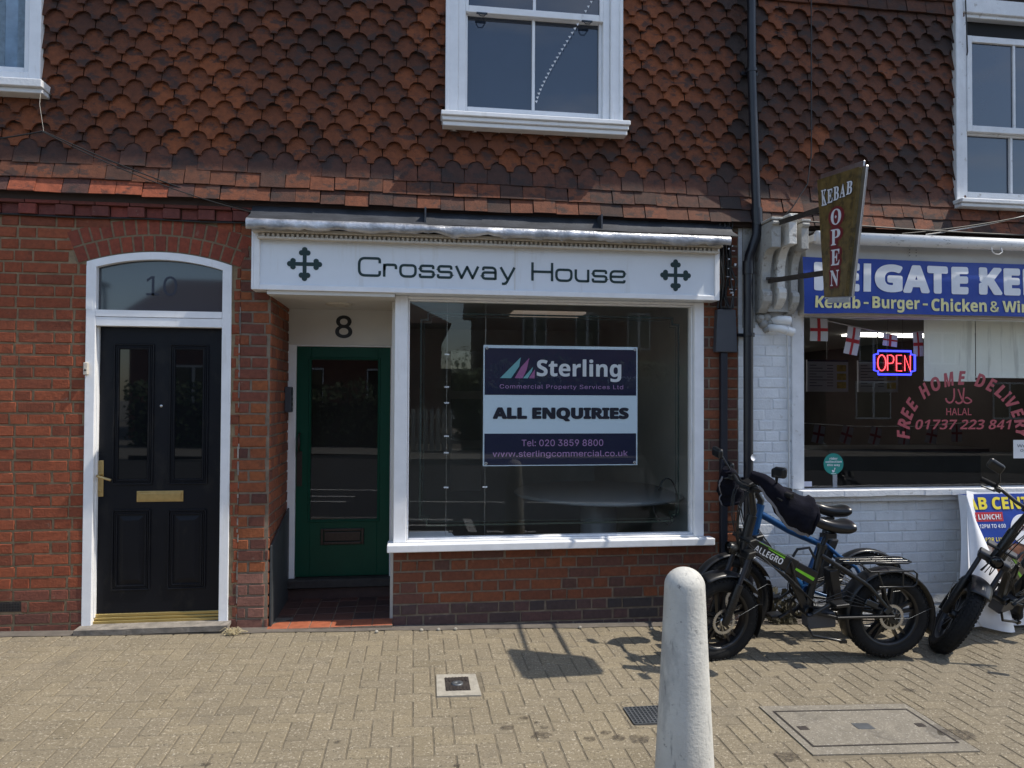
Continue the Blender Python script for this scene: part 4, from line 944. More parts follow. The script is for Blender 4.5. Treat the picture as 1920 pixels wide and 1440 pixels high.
def neon():
    t = thing("neon_open_sign", "lit neon OPEN sign with red letters in a blue border inside the takeaway window", "neon sign", (3.855, .12, 1.8)); y = .12
    X0, X1, Z0, Z1, k = 3.685, 4.045, 1.815, 2.006, .035
    q = [(X0 + k, Z0), (X1 - k, Z0), (X1 - k, Z0 + k * .7), (X1, Z0 + k * .9), (X1, Z1 - k * .9), (X1 - k, Z1 - k * .7), (X1 - k, Z1), (X0 + k, Z1), (X0 + k, Z1 - k * .7), (X0, Z1 - k * .9), (X0, Z0 + k * .9), (X0 + k, Z0 + k * .7)]
    b = MB(); b.tube([(u, y, v) for u, v in q], .0075, 8, True); b.build("border_tube", m_neon_b, t)
    b = MB(); r = .0042; za, zb = 1.845, 1.972; zm = 1.905
    def T(p, cl=False): b.tube([(u, y, v) for u, v in p], r, 6, cl)
    T([(3.752 + .036 * cos(a * pi / 10), 1.9085 + .064 * sin(a * pi / 10)) for a in range(20)], True)
    T([(3.803, za), (3.803, zb), (3.835, zb), (3.855, zb - .012), (3.858, 1.935), (3.852, 1.912), (3.835, zm), (3.808, zm)])
    T([(3.93, za), (3.882, za), (3.882, zb), (3.928, zb)]); T([(3.882, zm), (3.922, zm)]); T([(3.955, za), (3.955, zb), (4.005, za), (4.005, zb)])
    b.build("letter_tube", m_neon_r, t)
    b = MB(); b.box(X0 + .02, X1 - .02, y + .012, y + .016, Z0 + .02, Z1 - .02); b.build("back_panel", glass_mat("clear_panel", (.55, .55, .58), 1.4, .1), t)
    b = MB()
    for u in (3.80, 3.93): b.tube([(u, y, Z1), (u + .01, y, 2.29)], .0018, 4)
    b.build("hanging_chain", m_cable, t)
neon()
def window_vinyl():
    t = thing("window_lettering", "red hand-cut lettering on the takeaway glass reading FREE HOME DELIVERY and a phone number", "window lettering", (4.42, .045, 1.41)); f = fac(.048)
    b = MB(); txt = "FREE HOME DELIVERY"
    cx, cz, Rx, Rz = 4.415, 1.34, .53, .45
    wds = {' ': .55, 'I': .5, 'M': 1.25, 'O': 1.1, 'H': 1.1, 'D': 1.1, 'V': 1.05, 'Y': 1.0}
    tot = sum(wds.get(c, .92) for c in txt); acc = 0
    for c in txt:
        w = wds.get(c, .92); s = (acc + w / 2) / tot; acc += w
        a = pi * (1.035 - 1.07 * s); px, pz = cx + Rx * cos(a), cz + Rz * sin(a)
        L = sqrt((Rx * sin(a)) ** 2 + (Rz * cos(a)) ** 2)
        tx, tz = Rx * sin(a) / L, -Rz * cos(a) / L
        if c == ' ': continue
        hw, hh = .040 * w, .056
        def mp(u, v, d, px=px, pz=pz, tx=tx, tz=tz): return f(px + u * tx - v * tz, pz + u * tz + v * tx, d)
        text(b, BI(c), -hw, hw, -hh, hh, mp, .002, bold=.012)
    b.build("arched_words", m_cling, t)
    b = MB(); text(b, BO("01737 223 841"), 3.99, 4.855, 1.372, 1.452, f, .002, bold=.0, shear=.22); b.build("phone_number", m_cling, t)
    b = MB(); text(b, "HALAL", 4.265, 4.49, 1.487, 1.545, f, .002, bold=.01)
    for p, w in (([(4.335, 1.705), (4.338, 1.64), (4.325, 1.60), (4.295, 1.585), (4.268, 1.60), (4.262, 1.625)], .015), ([(4.372, 1.70), (4.395, 1.64), (4.405, 1.615)], .014),
                 ([(4.425, 1.71), (4.418, 1.65), (4.415, 1.61), (4.395, 1.585), (4.365, 1.583), (4.348, 1.60)], .015), ([(4.415, 1.61), (4.43, 1.588), (4.46, 1.583), (4.50, 1.602), (4.455, 1.632), (4.435, 1.628)], .013)):
        ribbon(b, rpath(p, .02, 3), w, f, .002)
    b.build("halal_mark", m_cling, t)
window_vinyl()
def sticker():
    t = thing("round_sticker", "round teal rider collection sticker on the lower left of the takeaway glass", "sticker", (3.284, .045, 1.0)); f = fac(.048); cx, cz, r = 3.284, 1.101, .084
    b = MB(); b.poly(disc(cx, cz, r, 40), f, .0, .002); b.build("disc", m_teal, t)
    b = MB(); text(b, BO("rider"), cx - .034, cx + .034, cz + .033, cz + .053, f, .003); text(b, BO("collection"), cx - .068, cx + .068, cz + .009, cz + .027, f, .003); text(b, BO("this way"), cx - .055, cx + .055, cz - .022, cz + .001, f, .003)
    q = [(-.012, -.047), (.004, -.052), (.012, -.047), (.015, -.032), (.006, -.030), (.010, -.060), (-.004, -.068), (-.013, -.062), (-.010, -.055), (-.016, -.052)]
    b.add([f(cx + u, cz + v, .003) for u, v in q], [tuple(range(len(q)))]); b.box(cx - .022, cx + .022, .0448, .0452, cz - .077, cz - .074); b.build("lettering", m_white_ink, t)
    b = MB()
    for k in range(4): b.box(cx - .004 + k * .010, cx - .001 + k * .010, .0465, .048, .915, cz - r)
    b.build("stripe_tail", m_white_ink, t)
sticker()
t = thing("window_notice", "small white paper notice stuck on the takeaway glass at the right edge", "notice", (4.99, .045, 1.15)); f = fac(.048)
b = MB(); b.box(4.868, 5.12, .0455, .0475, 1.135, 1.285); b.build("sheet", m_paper, t)
b = MB(); text(b, "We are", 4.90, 5.08, 1.225, 1.25, f, .004); text(b, "open", 4.93, 5.05, 1.18, 1.21, f, .004); b.build("lettering", m_menu_i, t)
b = MB(); b.box(3.02, 3.10, .0455, .047, .925, .965); tag(b.build("faded_label", m_menu, None), "small faded grey label at the bottom left corner of the takeaway glass", "label")

def banner():
    t = thing("shop_banner", "blue vinyl shop banner with big white and small yellow lettering above the takeaway window", "shop sign", (4.5, -.15, 2.27)); y0 = -.15
    def zc(u): return .0
    def mp(u, v, d=0):
        e = .010 * noise.noise(Vector((u * 2.2, v * 5, 0))); return (u, y0 - d - e + .05 * max(0, 2.33 - v) * max(0, 1 - abs(u - 2.95) * 4), v - .012 * max(0, 1 - abs(u - 2.95) * 3) * (v < 2.3) + .004 * noise.noise(Vector((u * 3, 7, 0))))
    b = MB(); n, m = 80, 8; x0, x1, z0, z1 = 2.912, 6.3, 2.274, 2.692
    b.add([mp(x0 + (x1 - x0) * i / n + .018 * (1 - j / m) * (i == 0), z0 + (z1 - z0) * j / m) for i in range(n + 1) for j in range(m + 1)], [(i * (m + 1) + j, (i + 1) * (m + 1) + j, (i + 1) * (m + 1) + j + 1, i * (m + 1) + j + 1) for i in range(n) for j in range(m)], None, True)
    b.build("vinyl", m_blue_ban, t)
    b = MB(); wx = 3.002
    for c, xa, xb in (("R", 3.002, 3.215), ("E", 3.255, 3.379), ("I", 3.408, 3.476), ("G", 3.506, 3.740), ("A", 3.743, 3.971), ("T", 3.950, 4.125), ("E", 4.154, 4.300), ("K", 4.393, 4.598), ("E", 4.610, 4.756), ("B", 4.780, 4.95), ("A", 4.96, 5.18), ("B", 5.20, 5.37), ("C", 5.46, 5.66), ("E", 5.68, 5.82), ("N", 5.85, 6.02), ("T", 6.03, 6.2)):
        if c == 'I': b.poly([(3.412, 2.440), (3.473, 2.440), (3.473, 2.656), (3.412, 2.656)], mp, .003, .0045); continue
        text(b, BO(c), xa, xb, 2.440, 2.656, mp, .004, bold=.03)
    b.build("lettering", m_white_vinyl, t)
    b = MB()
    for wd, xa, xb, zl, zh in (("Kebab", 3.015, 3.387, 2.309, 2.405), ("-", 3.414, 3.454, 2.345, 2.36), ("Burger", 3.485, 3.885, 2.285, 2.405), ("-", 3.911, 3.953, 2.345, 2.36), ("Chicken", 3.983, 4.458, 2.303, 2.405), ("&", 4.487, 4.567, 2.303, 2.39), ("Wings", 4.595, 4.98, 2.278, 2.40)):
        text(b, BO(wd), xa, xb, zl, zh, mp, .004, bold=.010)
    b.build("small_lettering", m_yellow, t)
    b = MB(); b.box(2.95, 6.35, -.135, 0, 2.30, 2.80); b.build("backing_panel", m_bankgrey, t)
    b = MB(); b.box(2.95, 6.35, -.11, 0, 2.262, 2.2995); b.build("lower_batten", m_cream, t)
    for u in (3.80, 4.86):
        b = MB(); b.box(u, u + .075, -.139, -.135, 2.722, 2.785); b.build("fixing_plate", m_bankgrey, t)
        b = MB()
        for du in (.01, .065):
            for dv in (.01, .035, .055): b.box(u + du - .003, u + du + .003, -.141, -.139, 2.722 + dv - .003, 2.722 + dv + .003)
        b.build("screw", m_iron, t)
banner()
t = thing("awning_cassette", "long white awning tube with grimy underside along the top of the takeaway front", "awning", (4.6, -.24, 2.79))
b = MB(); b.lathe([(.001, 0), (.046, 0), (.046, 3.4), (.001, 3.4)], (3.03, -.235, 2.825), (1, 0, 0), 28); b.build("roller_tube", m_cass, t)
b = MB(); b.lathe([(.001, -.01), (.050, -.01), (.050, .05), (.046, .051)], (2.985, -.235, 2.825), (1, 0, 0), 28); b.box(2.96, 3.0, -.23, 0, 2.80, 2.85); b.build("end_cap", m_white_old, t)
b = MB(); b.box(3.0, 6.4, -.19, 0, 2.872, 2.885); b.build("cover_strip", m_rust, t)

def consoles():
    prof = [(.0, 2.93), (.30, 2.93), (.31, 2.915), (.30, 2.90), (.285, 2.895), (.285, 2.735), (.20, 2.73), (.17, 2.70), (.145, 2.65), (.132, 2.58), (.130, 2.44), (.15, 2.43), (.16, 2.40), (.15, 2.355), (.11, 2.305), (.07, 2.275), (0, 2.27)]
    for i, (x0, x1, dz, s) in enumerate(((2.595, 2.668, -.005, 1), (2.712, 2.775, .015, 1.12), (2.832, 2.89, -.01, .98))):
        b = MB(); mp = lambda u, v, d: (d, -u * s, v + dz)
        b.poly([(u, v if v < 2.9 else v + (.02 if i == 1 else 0)) for u, v in prof], mp, x0, x1)
        b.box(x0 - .008, x1 + .008, -.305 * s, 0, 2.935 + dz, 2.955 + dz)
        b.build("console_bracket", m_peel if i == 1 else m_bracket, BLD, bevel=.004)["label"] = ("scroll bracket with badly peeling paint, middle of the three" if i == 1 else "old white scroll bracket beside the takeaway sign")
    b = MB(); b.box(2.665, 2.835, -.09, 0, 2.28, 2.93); b.box(2.50, 2.6, -.018, 0, 2.16, 2.93); b.build("bracket_back", m_bracket, BLD)
    b = MB()
    for (u, v, r) in ((2.635, 2.235, .038), (2.685, 2.245, .04), (2.665, 2.19, .035), (2.72, 2.20, .03), (2.69, 2.15, .026)):
        b.lathe([(r, 0), (r * .95, .03), (r * .6, .05), (.001, .055)], (u, 0, v), (0, -1, 0), 14)
    b.build("leaf_boss", m_bracket, BLD)
    t = thing("waste_pipe", "short white plastic waste pipe elbow poking from the wall under the scroll brackets", "pipe", (2.8, -.05, 2.15))
    b = MB(); b.tube([(2.74, .0, 2.215), (2.76, -.08, 2.215), (2.80, -.10, 2.212), (2.835, -.10, 2.208)], [.032, .034, .036, .036], 16); b.tube([(2.71, .0, 2.165), (2.72, -.06, 2.155), (2.76, -.11, 2.145), (2.85, -.12, 2.12)], .030, 16); b.build("elbow", m_pvc, t)
    b = MB(); b.tube([(2.80, -.12, 2.134), (2.853, -.121, 2.119)], .034, 16); b.build("socket", m_pvc, t)
    b = MB(); b.tube([(2.855, -.021, 2.12), (2.862, -.022, 1.9), (2.87, -.02, 1.55), (2.875, -.018, .93)], .006, 6); tag(b.build("cable", m_cable_w, None), "thin pale cable running down the white pier beside the takeaway window", "cable")
consoles()
def projecting_sign():
    X = 2.56; T = .06
    t = thing("projecting_sign", "tapered bronze-coloured projecting sign reading KEBAB OPEN down its face", "hanging sign", (X, -.9, 2.27))
    Pq = [(-.949, 3.025), (-1.389, 2.971), (-1.2475, 2.235), (-1.027, 2.258)]      # (y, z) of the tapering face
    b = MB(); mp = lambda u, v, d: (X + d, u, v); b.poly([Pq[0], Pq[1], Pq[2], Pq[3]], mp, T, 0.0); b.build("panel", m_olive, t)
    def edge(b, a, c, w, h):
        b.bar((X + T / 2 + .002, a[0], a[1]), (X + T / 2 + .002, c[0], c[1]), T + .012, w, (1, 0, 0))
    b = MB()
    e = Vector((X + T / 2, 0, 0)); q = [e + Vector((0, *p)) for p in Pq]
    for (i, j), w in (((0, 1), .010), ((1, 2), .014), ((2, 3), .010), ((3, 0), .012)): b.bar(q[i] + (q[i] - q[j]).normalized() * .006, q[j] + (q[j] - q[i]).normalized() * .006, T + .014, w, (1, 0, 0))
    b.build("edge_trim", m_alu, t, bevel=.002)
    # the face looks left: u runs from the wall outwards
    def face(u, v, d):                                   # u 0..1 across, v 0..1 up
        a = Vector(Pq[3]).lerp(Vector(Pq[0]), v); c = Vector(Pq[2]).lerp(Vector(Pq[1]), v); p = a.lerp(c, u); return (X - d, p.x, p.y)
    for name, mat, k, d in (("lettering_outline", m_red_out, .034, .0015), ("lettering", m_white_ink, 0, .003)):
        b = MB()
        for c, u0, u1, v0, v1 in (("O", .36, .66, .585, .715), ("P", .36, .66, .42, .55), ("E", .36, .68, .255, .385), ("N", .33, .68, .085, .215)):
            text(b, SE(c), u0 - k * 2.4, u1 + k * 2.4, v0 - k * .62, v1 + k * .62, face, d, bold=.005 + k * 3.6)
        b.build(name, mat, t)
    b = MB(); face2 = face
    for c, u0, u1, v0, v1 in (("O", .48, .54, .635, .665),): b.add([face(.51, v0, .0045), face(u1, .65, .0045), face(.51, v1, .0045), face(u0, .65, .0045)], [(0, 1, 2, 3)])
    b.build("diamond_mark", m_white_ink, t)
    for name, mat, k, d in (("heading_outline", m_dkbrown, .012, .0015), ("heading", m_white_ink, 0, .003)):
        b = MB()
        for i, c in enumerate("KEBAB"):
            u0 = .10 + i * .165; text(b, SE(c), u0 - k, u0 + .145 + k, .765 + i * .010 - k * .35, .885 + i * .006 + (.015 if i == 0 else 0) + k * .35, face, d, bold=.01 + k * 3)
        b.build(name, mat, t)
    b = MB(); b.bar((2.68, -.03, 2.94), (X + .02, -.96, 2.835), .012, .035); b.bar((2.66, -.03, 2.515), (X + .02, -1.02, 2.415), .012, .035)
    b.bar((2.62, -.16, 2.518), (2.73, -.16, 2.522), .02, .02); b.build("bracket_arm", m_rust, t)
projecting_sign()

# ------------------------------------------------------------------ pipes, boxes and cables between the shops
t = thing("downpipe", "black rainwater downpipe running down the full height of the facade between the two shops", "downpipe", (2.51, -.09, 0))
b = MB(); b.tube([(2.53, -.095, 6.0), (2.535, -.095, 4.1), (2.57, -.10, 3.02)], .033, 18); b.tube([(2.571, -.10, 3.06), (2.578, -.10, 2.93)], .041, 18)
b.tube([(2.575, -.10, 2.95), (2.57, -.10, 2.86), (2.545, -.095, 2.78), (2.518, -.085, 2.70), (2.512, -.08, 2.6), (2.512, -.08, .0)], .036, 18); b.tube([(2.512, -.08, 2.66), (2.512, -.08, 2.56)], .043, 18); b.tube([(2.512, -.08, .95), (2.512, -.08, .86)], .042, 18); b.build("pipe", m_pipe, t)
for z, x in ((4.12, 2.537), (2.1, 2.512), (1.0, 2.512)):
    b = MB(); b.tube([(x, -.09, z - .012), (x, -.09, z + .012)], .042, 16); b.box(x - .06, x + .07, -.045, .0, z - .012, z + .012); b.build("pipe_clip", m_pipe, t)
b = MB(); b.lathe([(.001, -.003), (.024, -.003), (.024, 0)], (2.535, -.117, 1.17), (.25, -1, 0), 20); tag(b.build("round_label", m_white_ink, None), "small round white sticker on the black downpipe", "sticker")
t = thing("junction_box", "grey trapezoid cable cover box on the brick pier under the fascia sign's right end", "junction box", (2.35, -.06, 1.966))
b = MB(); b.poly([(2.262, 1.966), (2.437, 1.966), (2.422, 2.292), (2.276, 2.292)], fac(0), .0, .062); b.build("cover", m_box_grey, t, bevel=.006, seg=2)
b = MB(); b.box(2.30, 2.40, -.05, 0, 2.292, 2.305); b.build("top_gland", m_pipe, t)
t = thing("conduit", "slim dark blue cable conduit running down the brick pier below the grey junction box", "conduit", (2.33, -.04, 0))
b = MB(); b.box(2.312, 2.366, -.045, 0, .02, 1.966); b.build("trunking", m_conduit, t, bevel=.008, seg=2)
b = MB()
for z in (1.42, 1.38, .62): b.lathe([(.001, -.004), (.008, -.004), (.009, 0)], (2.339, -.045, z), (0, -1, 0), 10)
b.build("screw", m_steel, t)
rg = random.Random(21)
b = MB()
for k in range(9):
    x = 2.30 + .012 * k; p = [(x + rg.uniform(-.02, .02), -.02 - rg.random() * .07, z) for z in (2.96, 2.80, 2.64, 2.50, 2.40, 2.30)]; b.tube(p, .0055 + .003 * rg.random(), 6)
for k in range(3): b.tube([(2.27 + .12 * cos(a * .5 + k) * .4, -.05, 2.70 + .05 * sin(a * .6 + k) - k * .06) for a in range(10)], .005, 5)
cb_ = tag(b.build("cable_bundle", m_cable, None), "tangled bundle of black cables on the pier beside the right end of the fascia sign", "cables")
for k in range(13):
    u, v = rg.uniform(2.31, 2.40), rg.uniform(2.38, 2.78); b = MB(); b.box(u, u + rg.uniform(.006, .028), -.115 + rg.uniform(-.01, .02), -.095, v, v + rg.uniform(.004, .016)); b.build("cable_tie", m_steel, cb_)
def hang(name, mat, pts, r, lab, n=24, sag=0.):
    b = MB(); b.tube(pts, r, 6); tag(b.build(name, mat, None), lab, "cable")
def sagline(a, c, sag, n=16): return [tuple(Vector(a).lerp(Vector(c), k / n) - Vector((0, 0, sag * 4 * (k / n) * (1 - k / n)))) for k in range(n + 1)]
hang("overhead_cable", m_cable, sagline((-2.46, -.12, 3.37), (-1.12, -.06, 2.90), .03), .0045, "thin black cable slanting across the tiles from the left window to the fascia sign")
hang("overhead_cable", m_cable, sagline((-2.46, -.16, 3.36), (-1.12, -.10, 2.885), .05), .0038, "lower of the two black cables slanting from the left window to the fascia sign")
hang("overhead_cable", m_cable, sagline((-3.4, -.12, 3.18), (-2.46, -.12, 3.37), .01), .005, "thin black cable entering from the left edge below the left window")
hang("overhead_cable", m_cream, [(-2.49, -.10, 3.68), (-2.488, -.12, 3.55), (-2.46, -.12, 3.37)], .0013, "short pale cable dropping from the left window's sill corner")
hang("overhead_cable", m_cable, [(3.03, -.08, 6), (3.03, -.08, 4.2), (3.025, -.085, 3.5), (2.99, -.09, 3.27), (2.86, -.1, 3.08), (2.75, -.1, 2.97)], .0045, "thin black cable running straight down the tiles right of the downpipe")
hang("overhead_cable", m_cable, sagline((2.75, -.2, 2.96), (5.2, -.26, 2.90), .02), .006, "black cable lying along the top of the white awning tube")
hang("overhead_cable", m_cable_w, sagline((3.9, -.2, 2.885), (5.3, -.3, 3.22), .03), .0055, "pale twisted cable rising to the right above the awning tube")
hang("overhead_cable", m_cable, sagline((3.7, -.2, 2.885), (5.3, -.3, 3.19), .035), .0055, "black cable rising to the right just below the pale twisted one")
hang("cable_loop", m_cable_w, [(4.40, -.27, 2.79), (4.40, -.28, 2.755), (4.425, -.28, 2.735), (4.46, -.28, 2.735), (4.485, -.28, 2.755), (4.485, -.27, 2.79)], .004, "small white loop of cable hanging under the awning tube")
b = MB()  # white triangles before the opaque pane, standing in for mirrored bunting
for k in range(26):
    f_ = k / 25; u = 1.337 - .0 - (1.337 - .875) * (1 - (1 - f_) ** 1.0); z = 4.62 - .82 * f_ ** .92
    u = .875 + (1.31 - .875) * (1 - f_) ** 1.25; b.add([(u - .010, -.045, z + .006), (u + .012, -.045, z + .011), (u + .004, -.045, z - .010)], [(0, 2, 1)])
tag(b.build("bunting", m_paper, None, solid=.002), "diagonal row of tiny white pennants standing in for a reflection in the middle sash window", "bunting")

# leaning printed banner below the takeaway sill
def leaning_banner():
    t = thing("rolled_banner", "curled blue and white printed banner propped against the white wall under the takeaway sill", "banner", (4.4, -.25, gz(4.4)))
    def sh(u, v):                                        # u across from curled left edge (0) , v down (0..1)
        x = 4.185 + u * .9 - .10 * v * max(0, 1 - u * 3) ; z = .885 - v * (.99) ; y = -.125 - .18 * v
        c = max(0, .22 - u) / .22
        return (x + .03 * c * c * (1 - v), y - .10 * c ** 1.5, z + .03 * c)
    def pos(u, v):
        # the left edge rolls forward and shows the white back
        x, y, z = sh(u, v); return (x, y, z)
    b = MB(); n, m = 30, 20
    b.add([pos(i / n, j / m) for i in range(n + 1) for j in range(m + 1)], [(i * (m + 1) + j, i * (m + 1) + j + 1, (i + 1) * (m + 1) + j + 1, (i + 1) * (m + 1) + j) for i in range(n) for j in range(m)], None, True)
    b.build("sheet", m_white_vinyl, t)
    # rolled flap showing the unprinted back
    b = MB(); q = []
    L = [(4.187, .880), (4.178, .70), (4.150, .45), (4.098, .19), (4.16, .02), (4.225, -.085)]
    Rr = [(4.215, .878), (4.275, .70), (4.345, .50), (4.41, .28), (4.45, .08), (4.47, -.125)]
    def smooth(Lp, k): 
        out = []
        for i in range(len(Lp) - 1):
            for j in range(k): out.append(Vector(Lp[i]).lerp(Vector(Lp[i + 1]), j / k))
        out.append(Vector(Lp[-1])); 
        for _ in range(3): out = [out[0]] + [(out[i - 1] + out[i] * 2 + out[i + 1]) / 4 for i in range(1, len(out) - 1)] + [out[-1]]
        return out
    l = smooth(L, 5); r_ = smooth(Rr, 5); N = len(l); m = 10; vs = []
    for i in range(N):
        for j in range(m + 1):
            f_ = j / m; p = l[i].lerp(r_[i], f_); vs.append((p.x, -.17 - .20 * i / N - .055 * sin(pi * min(1, f_ * 1.0)) - .03 * f_, p.y))
    b.add(vs, [(i * (m + 1) + j, (i + 1) * (m + 1) + j, (i + 1) * (m + 1) + j + 1, i * (m + 1) + j + 1) for i in range(N - 1) for j in range(m)], None, True); b.build("curled_edge", m_white_vinyl, t)
    f2 = lambda u, v, d=0: (u, -.128 - .18 * (.885 - v) - d, v)
    b = MB(); b.add([f2(4.215, .874, .006), f2(5.05, .874, .006), f2(5.05, .495, .006), f2(4.34, .495, .006)], [(0, 3, 2, 1)]); b.build("blue_field", m_blue_ban, t)
    b = MB(); b.add([f2(4.27, .735, .008), f2(4.575, .735, .008), f2(4.575, .665, .008), f2(4.30, .665, .008)], [(0, 3, 2, 1)]); b.build("red_field", P("banner_red", (.45, .02, .03), .5), t)
    b = MB(); text(b, BO("AB CENTRE"), 4.275, 4.98, .755, .850, f2, .010, bold=.012); text(b, BO("FOR LUNCH"), 4.395, 4.62, .515, .545, f2, .010); b.build("lettering", P("banner_yellow", (.80, .66, .05), .5), t)
    b = MB(); text(b, BO("R LUNCH!"), 4.31, 4.555, .680, .720, f2, .011); text(b, BO("12PM TO 4:00"), 4.36, 4.585, .615, .645, f2, .010); b.build("small_lettering", m_white_ink, t)
    b = MB(); b.poly(disc(4.74, .60, .115, 32), f2, .007, .0115); b.build("white_disc", m_white_vinyl, t)
    b = MB(); text(b, BO("COMBO"), 4.655, 4.83, .59, .64, f2, .013); b.build("disc_lettering", m_red_out, t)
    b = MB(); b.add([f2(4.34, .493, .006), f2(5.05, .493, .006), f2(5.05, .05, .006), f2(4.46, .05, .006)], [(0, 3, 2, 1)]); b.build("photo_field", P("banner_food_photo", (.20, .08, .04), .5, var=.8, vscale=8, spots=[((.45, .42, .40), 6, .5, .8), ((.03, .05, .3), 5, .62, .9)]), t)
leaning_banner()
b = MB(); rg = random.Random(17)
for k in range(60):
    a = rg.uniform(0, 2 * pi); r = rg.uniform(.02, .085); h = rg.uniform(.01, .05); c = Vector((-1.21 + rg.uniform(-.03, .03), -.15 + rg.uniform(-.02, .02), .0))
    b.tube([c, c + Vector((cos(a) * r * .5, sin(a) * r * .3, h)), c + Vector((cos(a) * r, sin(a) * r * .5, h * .5))], .0016, 4)
tag(b.build("dry_grass_tuft", m_straw, None), "small tuft of dry straw-coloured grass at the foot of the brick pier between the doors", "weed")
for i, (x, y) in enumerate(((.06, -.13), (.18, -.125), (.30, -.12), (-.25, -.15), (1.2, -.13), (1.72, -.18))):
    b = MB(); q = []
    b.lathe([(.001, .012), (.009, .011), (.014, .004), (.012, -.004)], (x, y, gz(x) + .006), (rg.uniform(-.2, .2), 0, 1), 7, smooth=False); tag(b.build("pebble", m_surround, None), "pale pebble lying on the grey strip at the foot of the wall", "pebble", "pebbles at the foot of the wall")
b = MB()
for k in range(220):
    a = rg.uniform(0, 2 * pi); c = Vector((2.80 + rg.gauss(0, .07), -.06 - rg.random() * .06, gz(2.8))); h = abs(rg.gauss(0, .1)); l = .02 + rg.random() * .02
    p = c + Vector((0, 0, h)); d = Vector((cos(a), -.4, sin(a))).normalized() * l; e = Vector((-sin(a), .2, cos(a))).normalized() * l * .5
    b.add([p - d, p + e, p + d, p - e], [(0, 1, 2, 3)])
tag(b.build("wall_weed", P("dull_weed", (.06, .055, .035), .8, var=.5, vscale=30), None), "dull brown-green weed growing at the foot of the white wall behind the bikes", "weed")

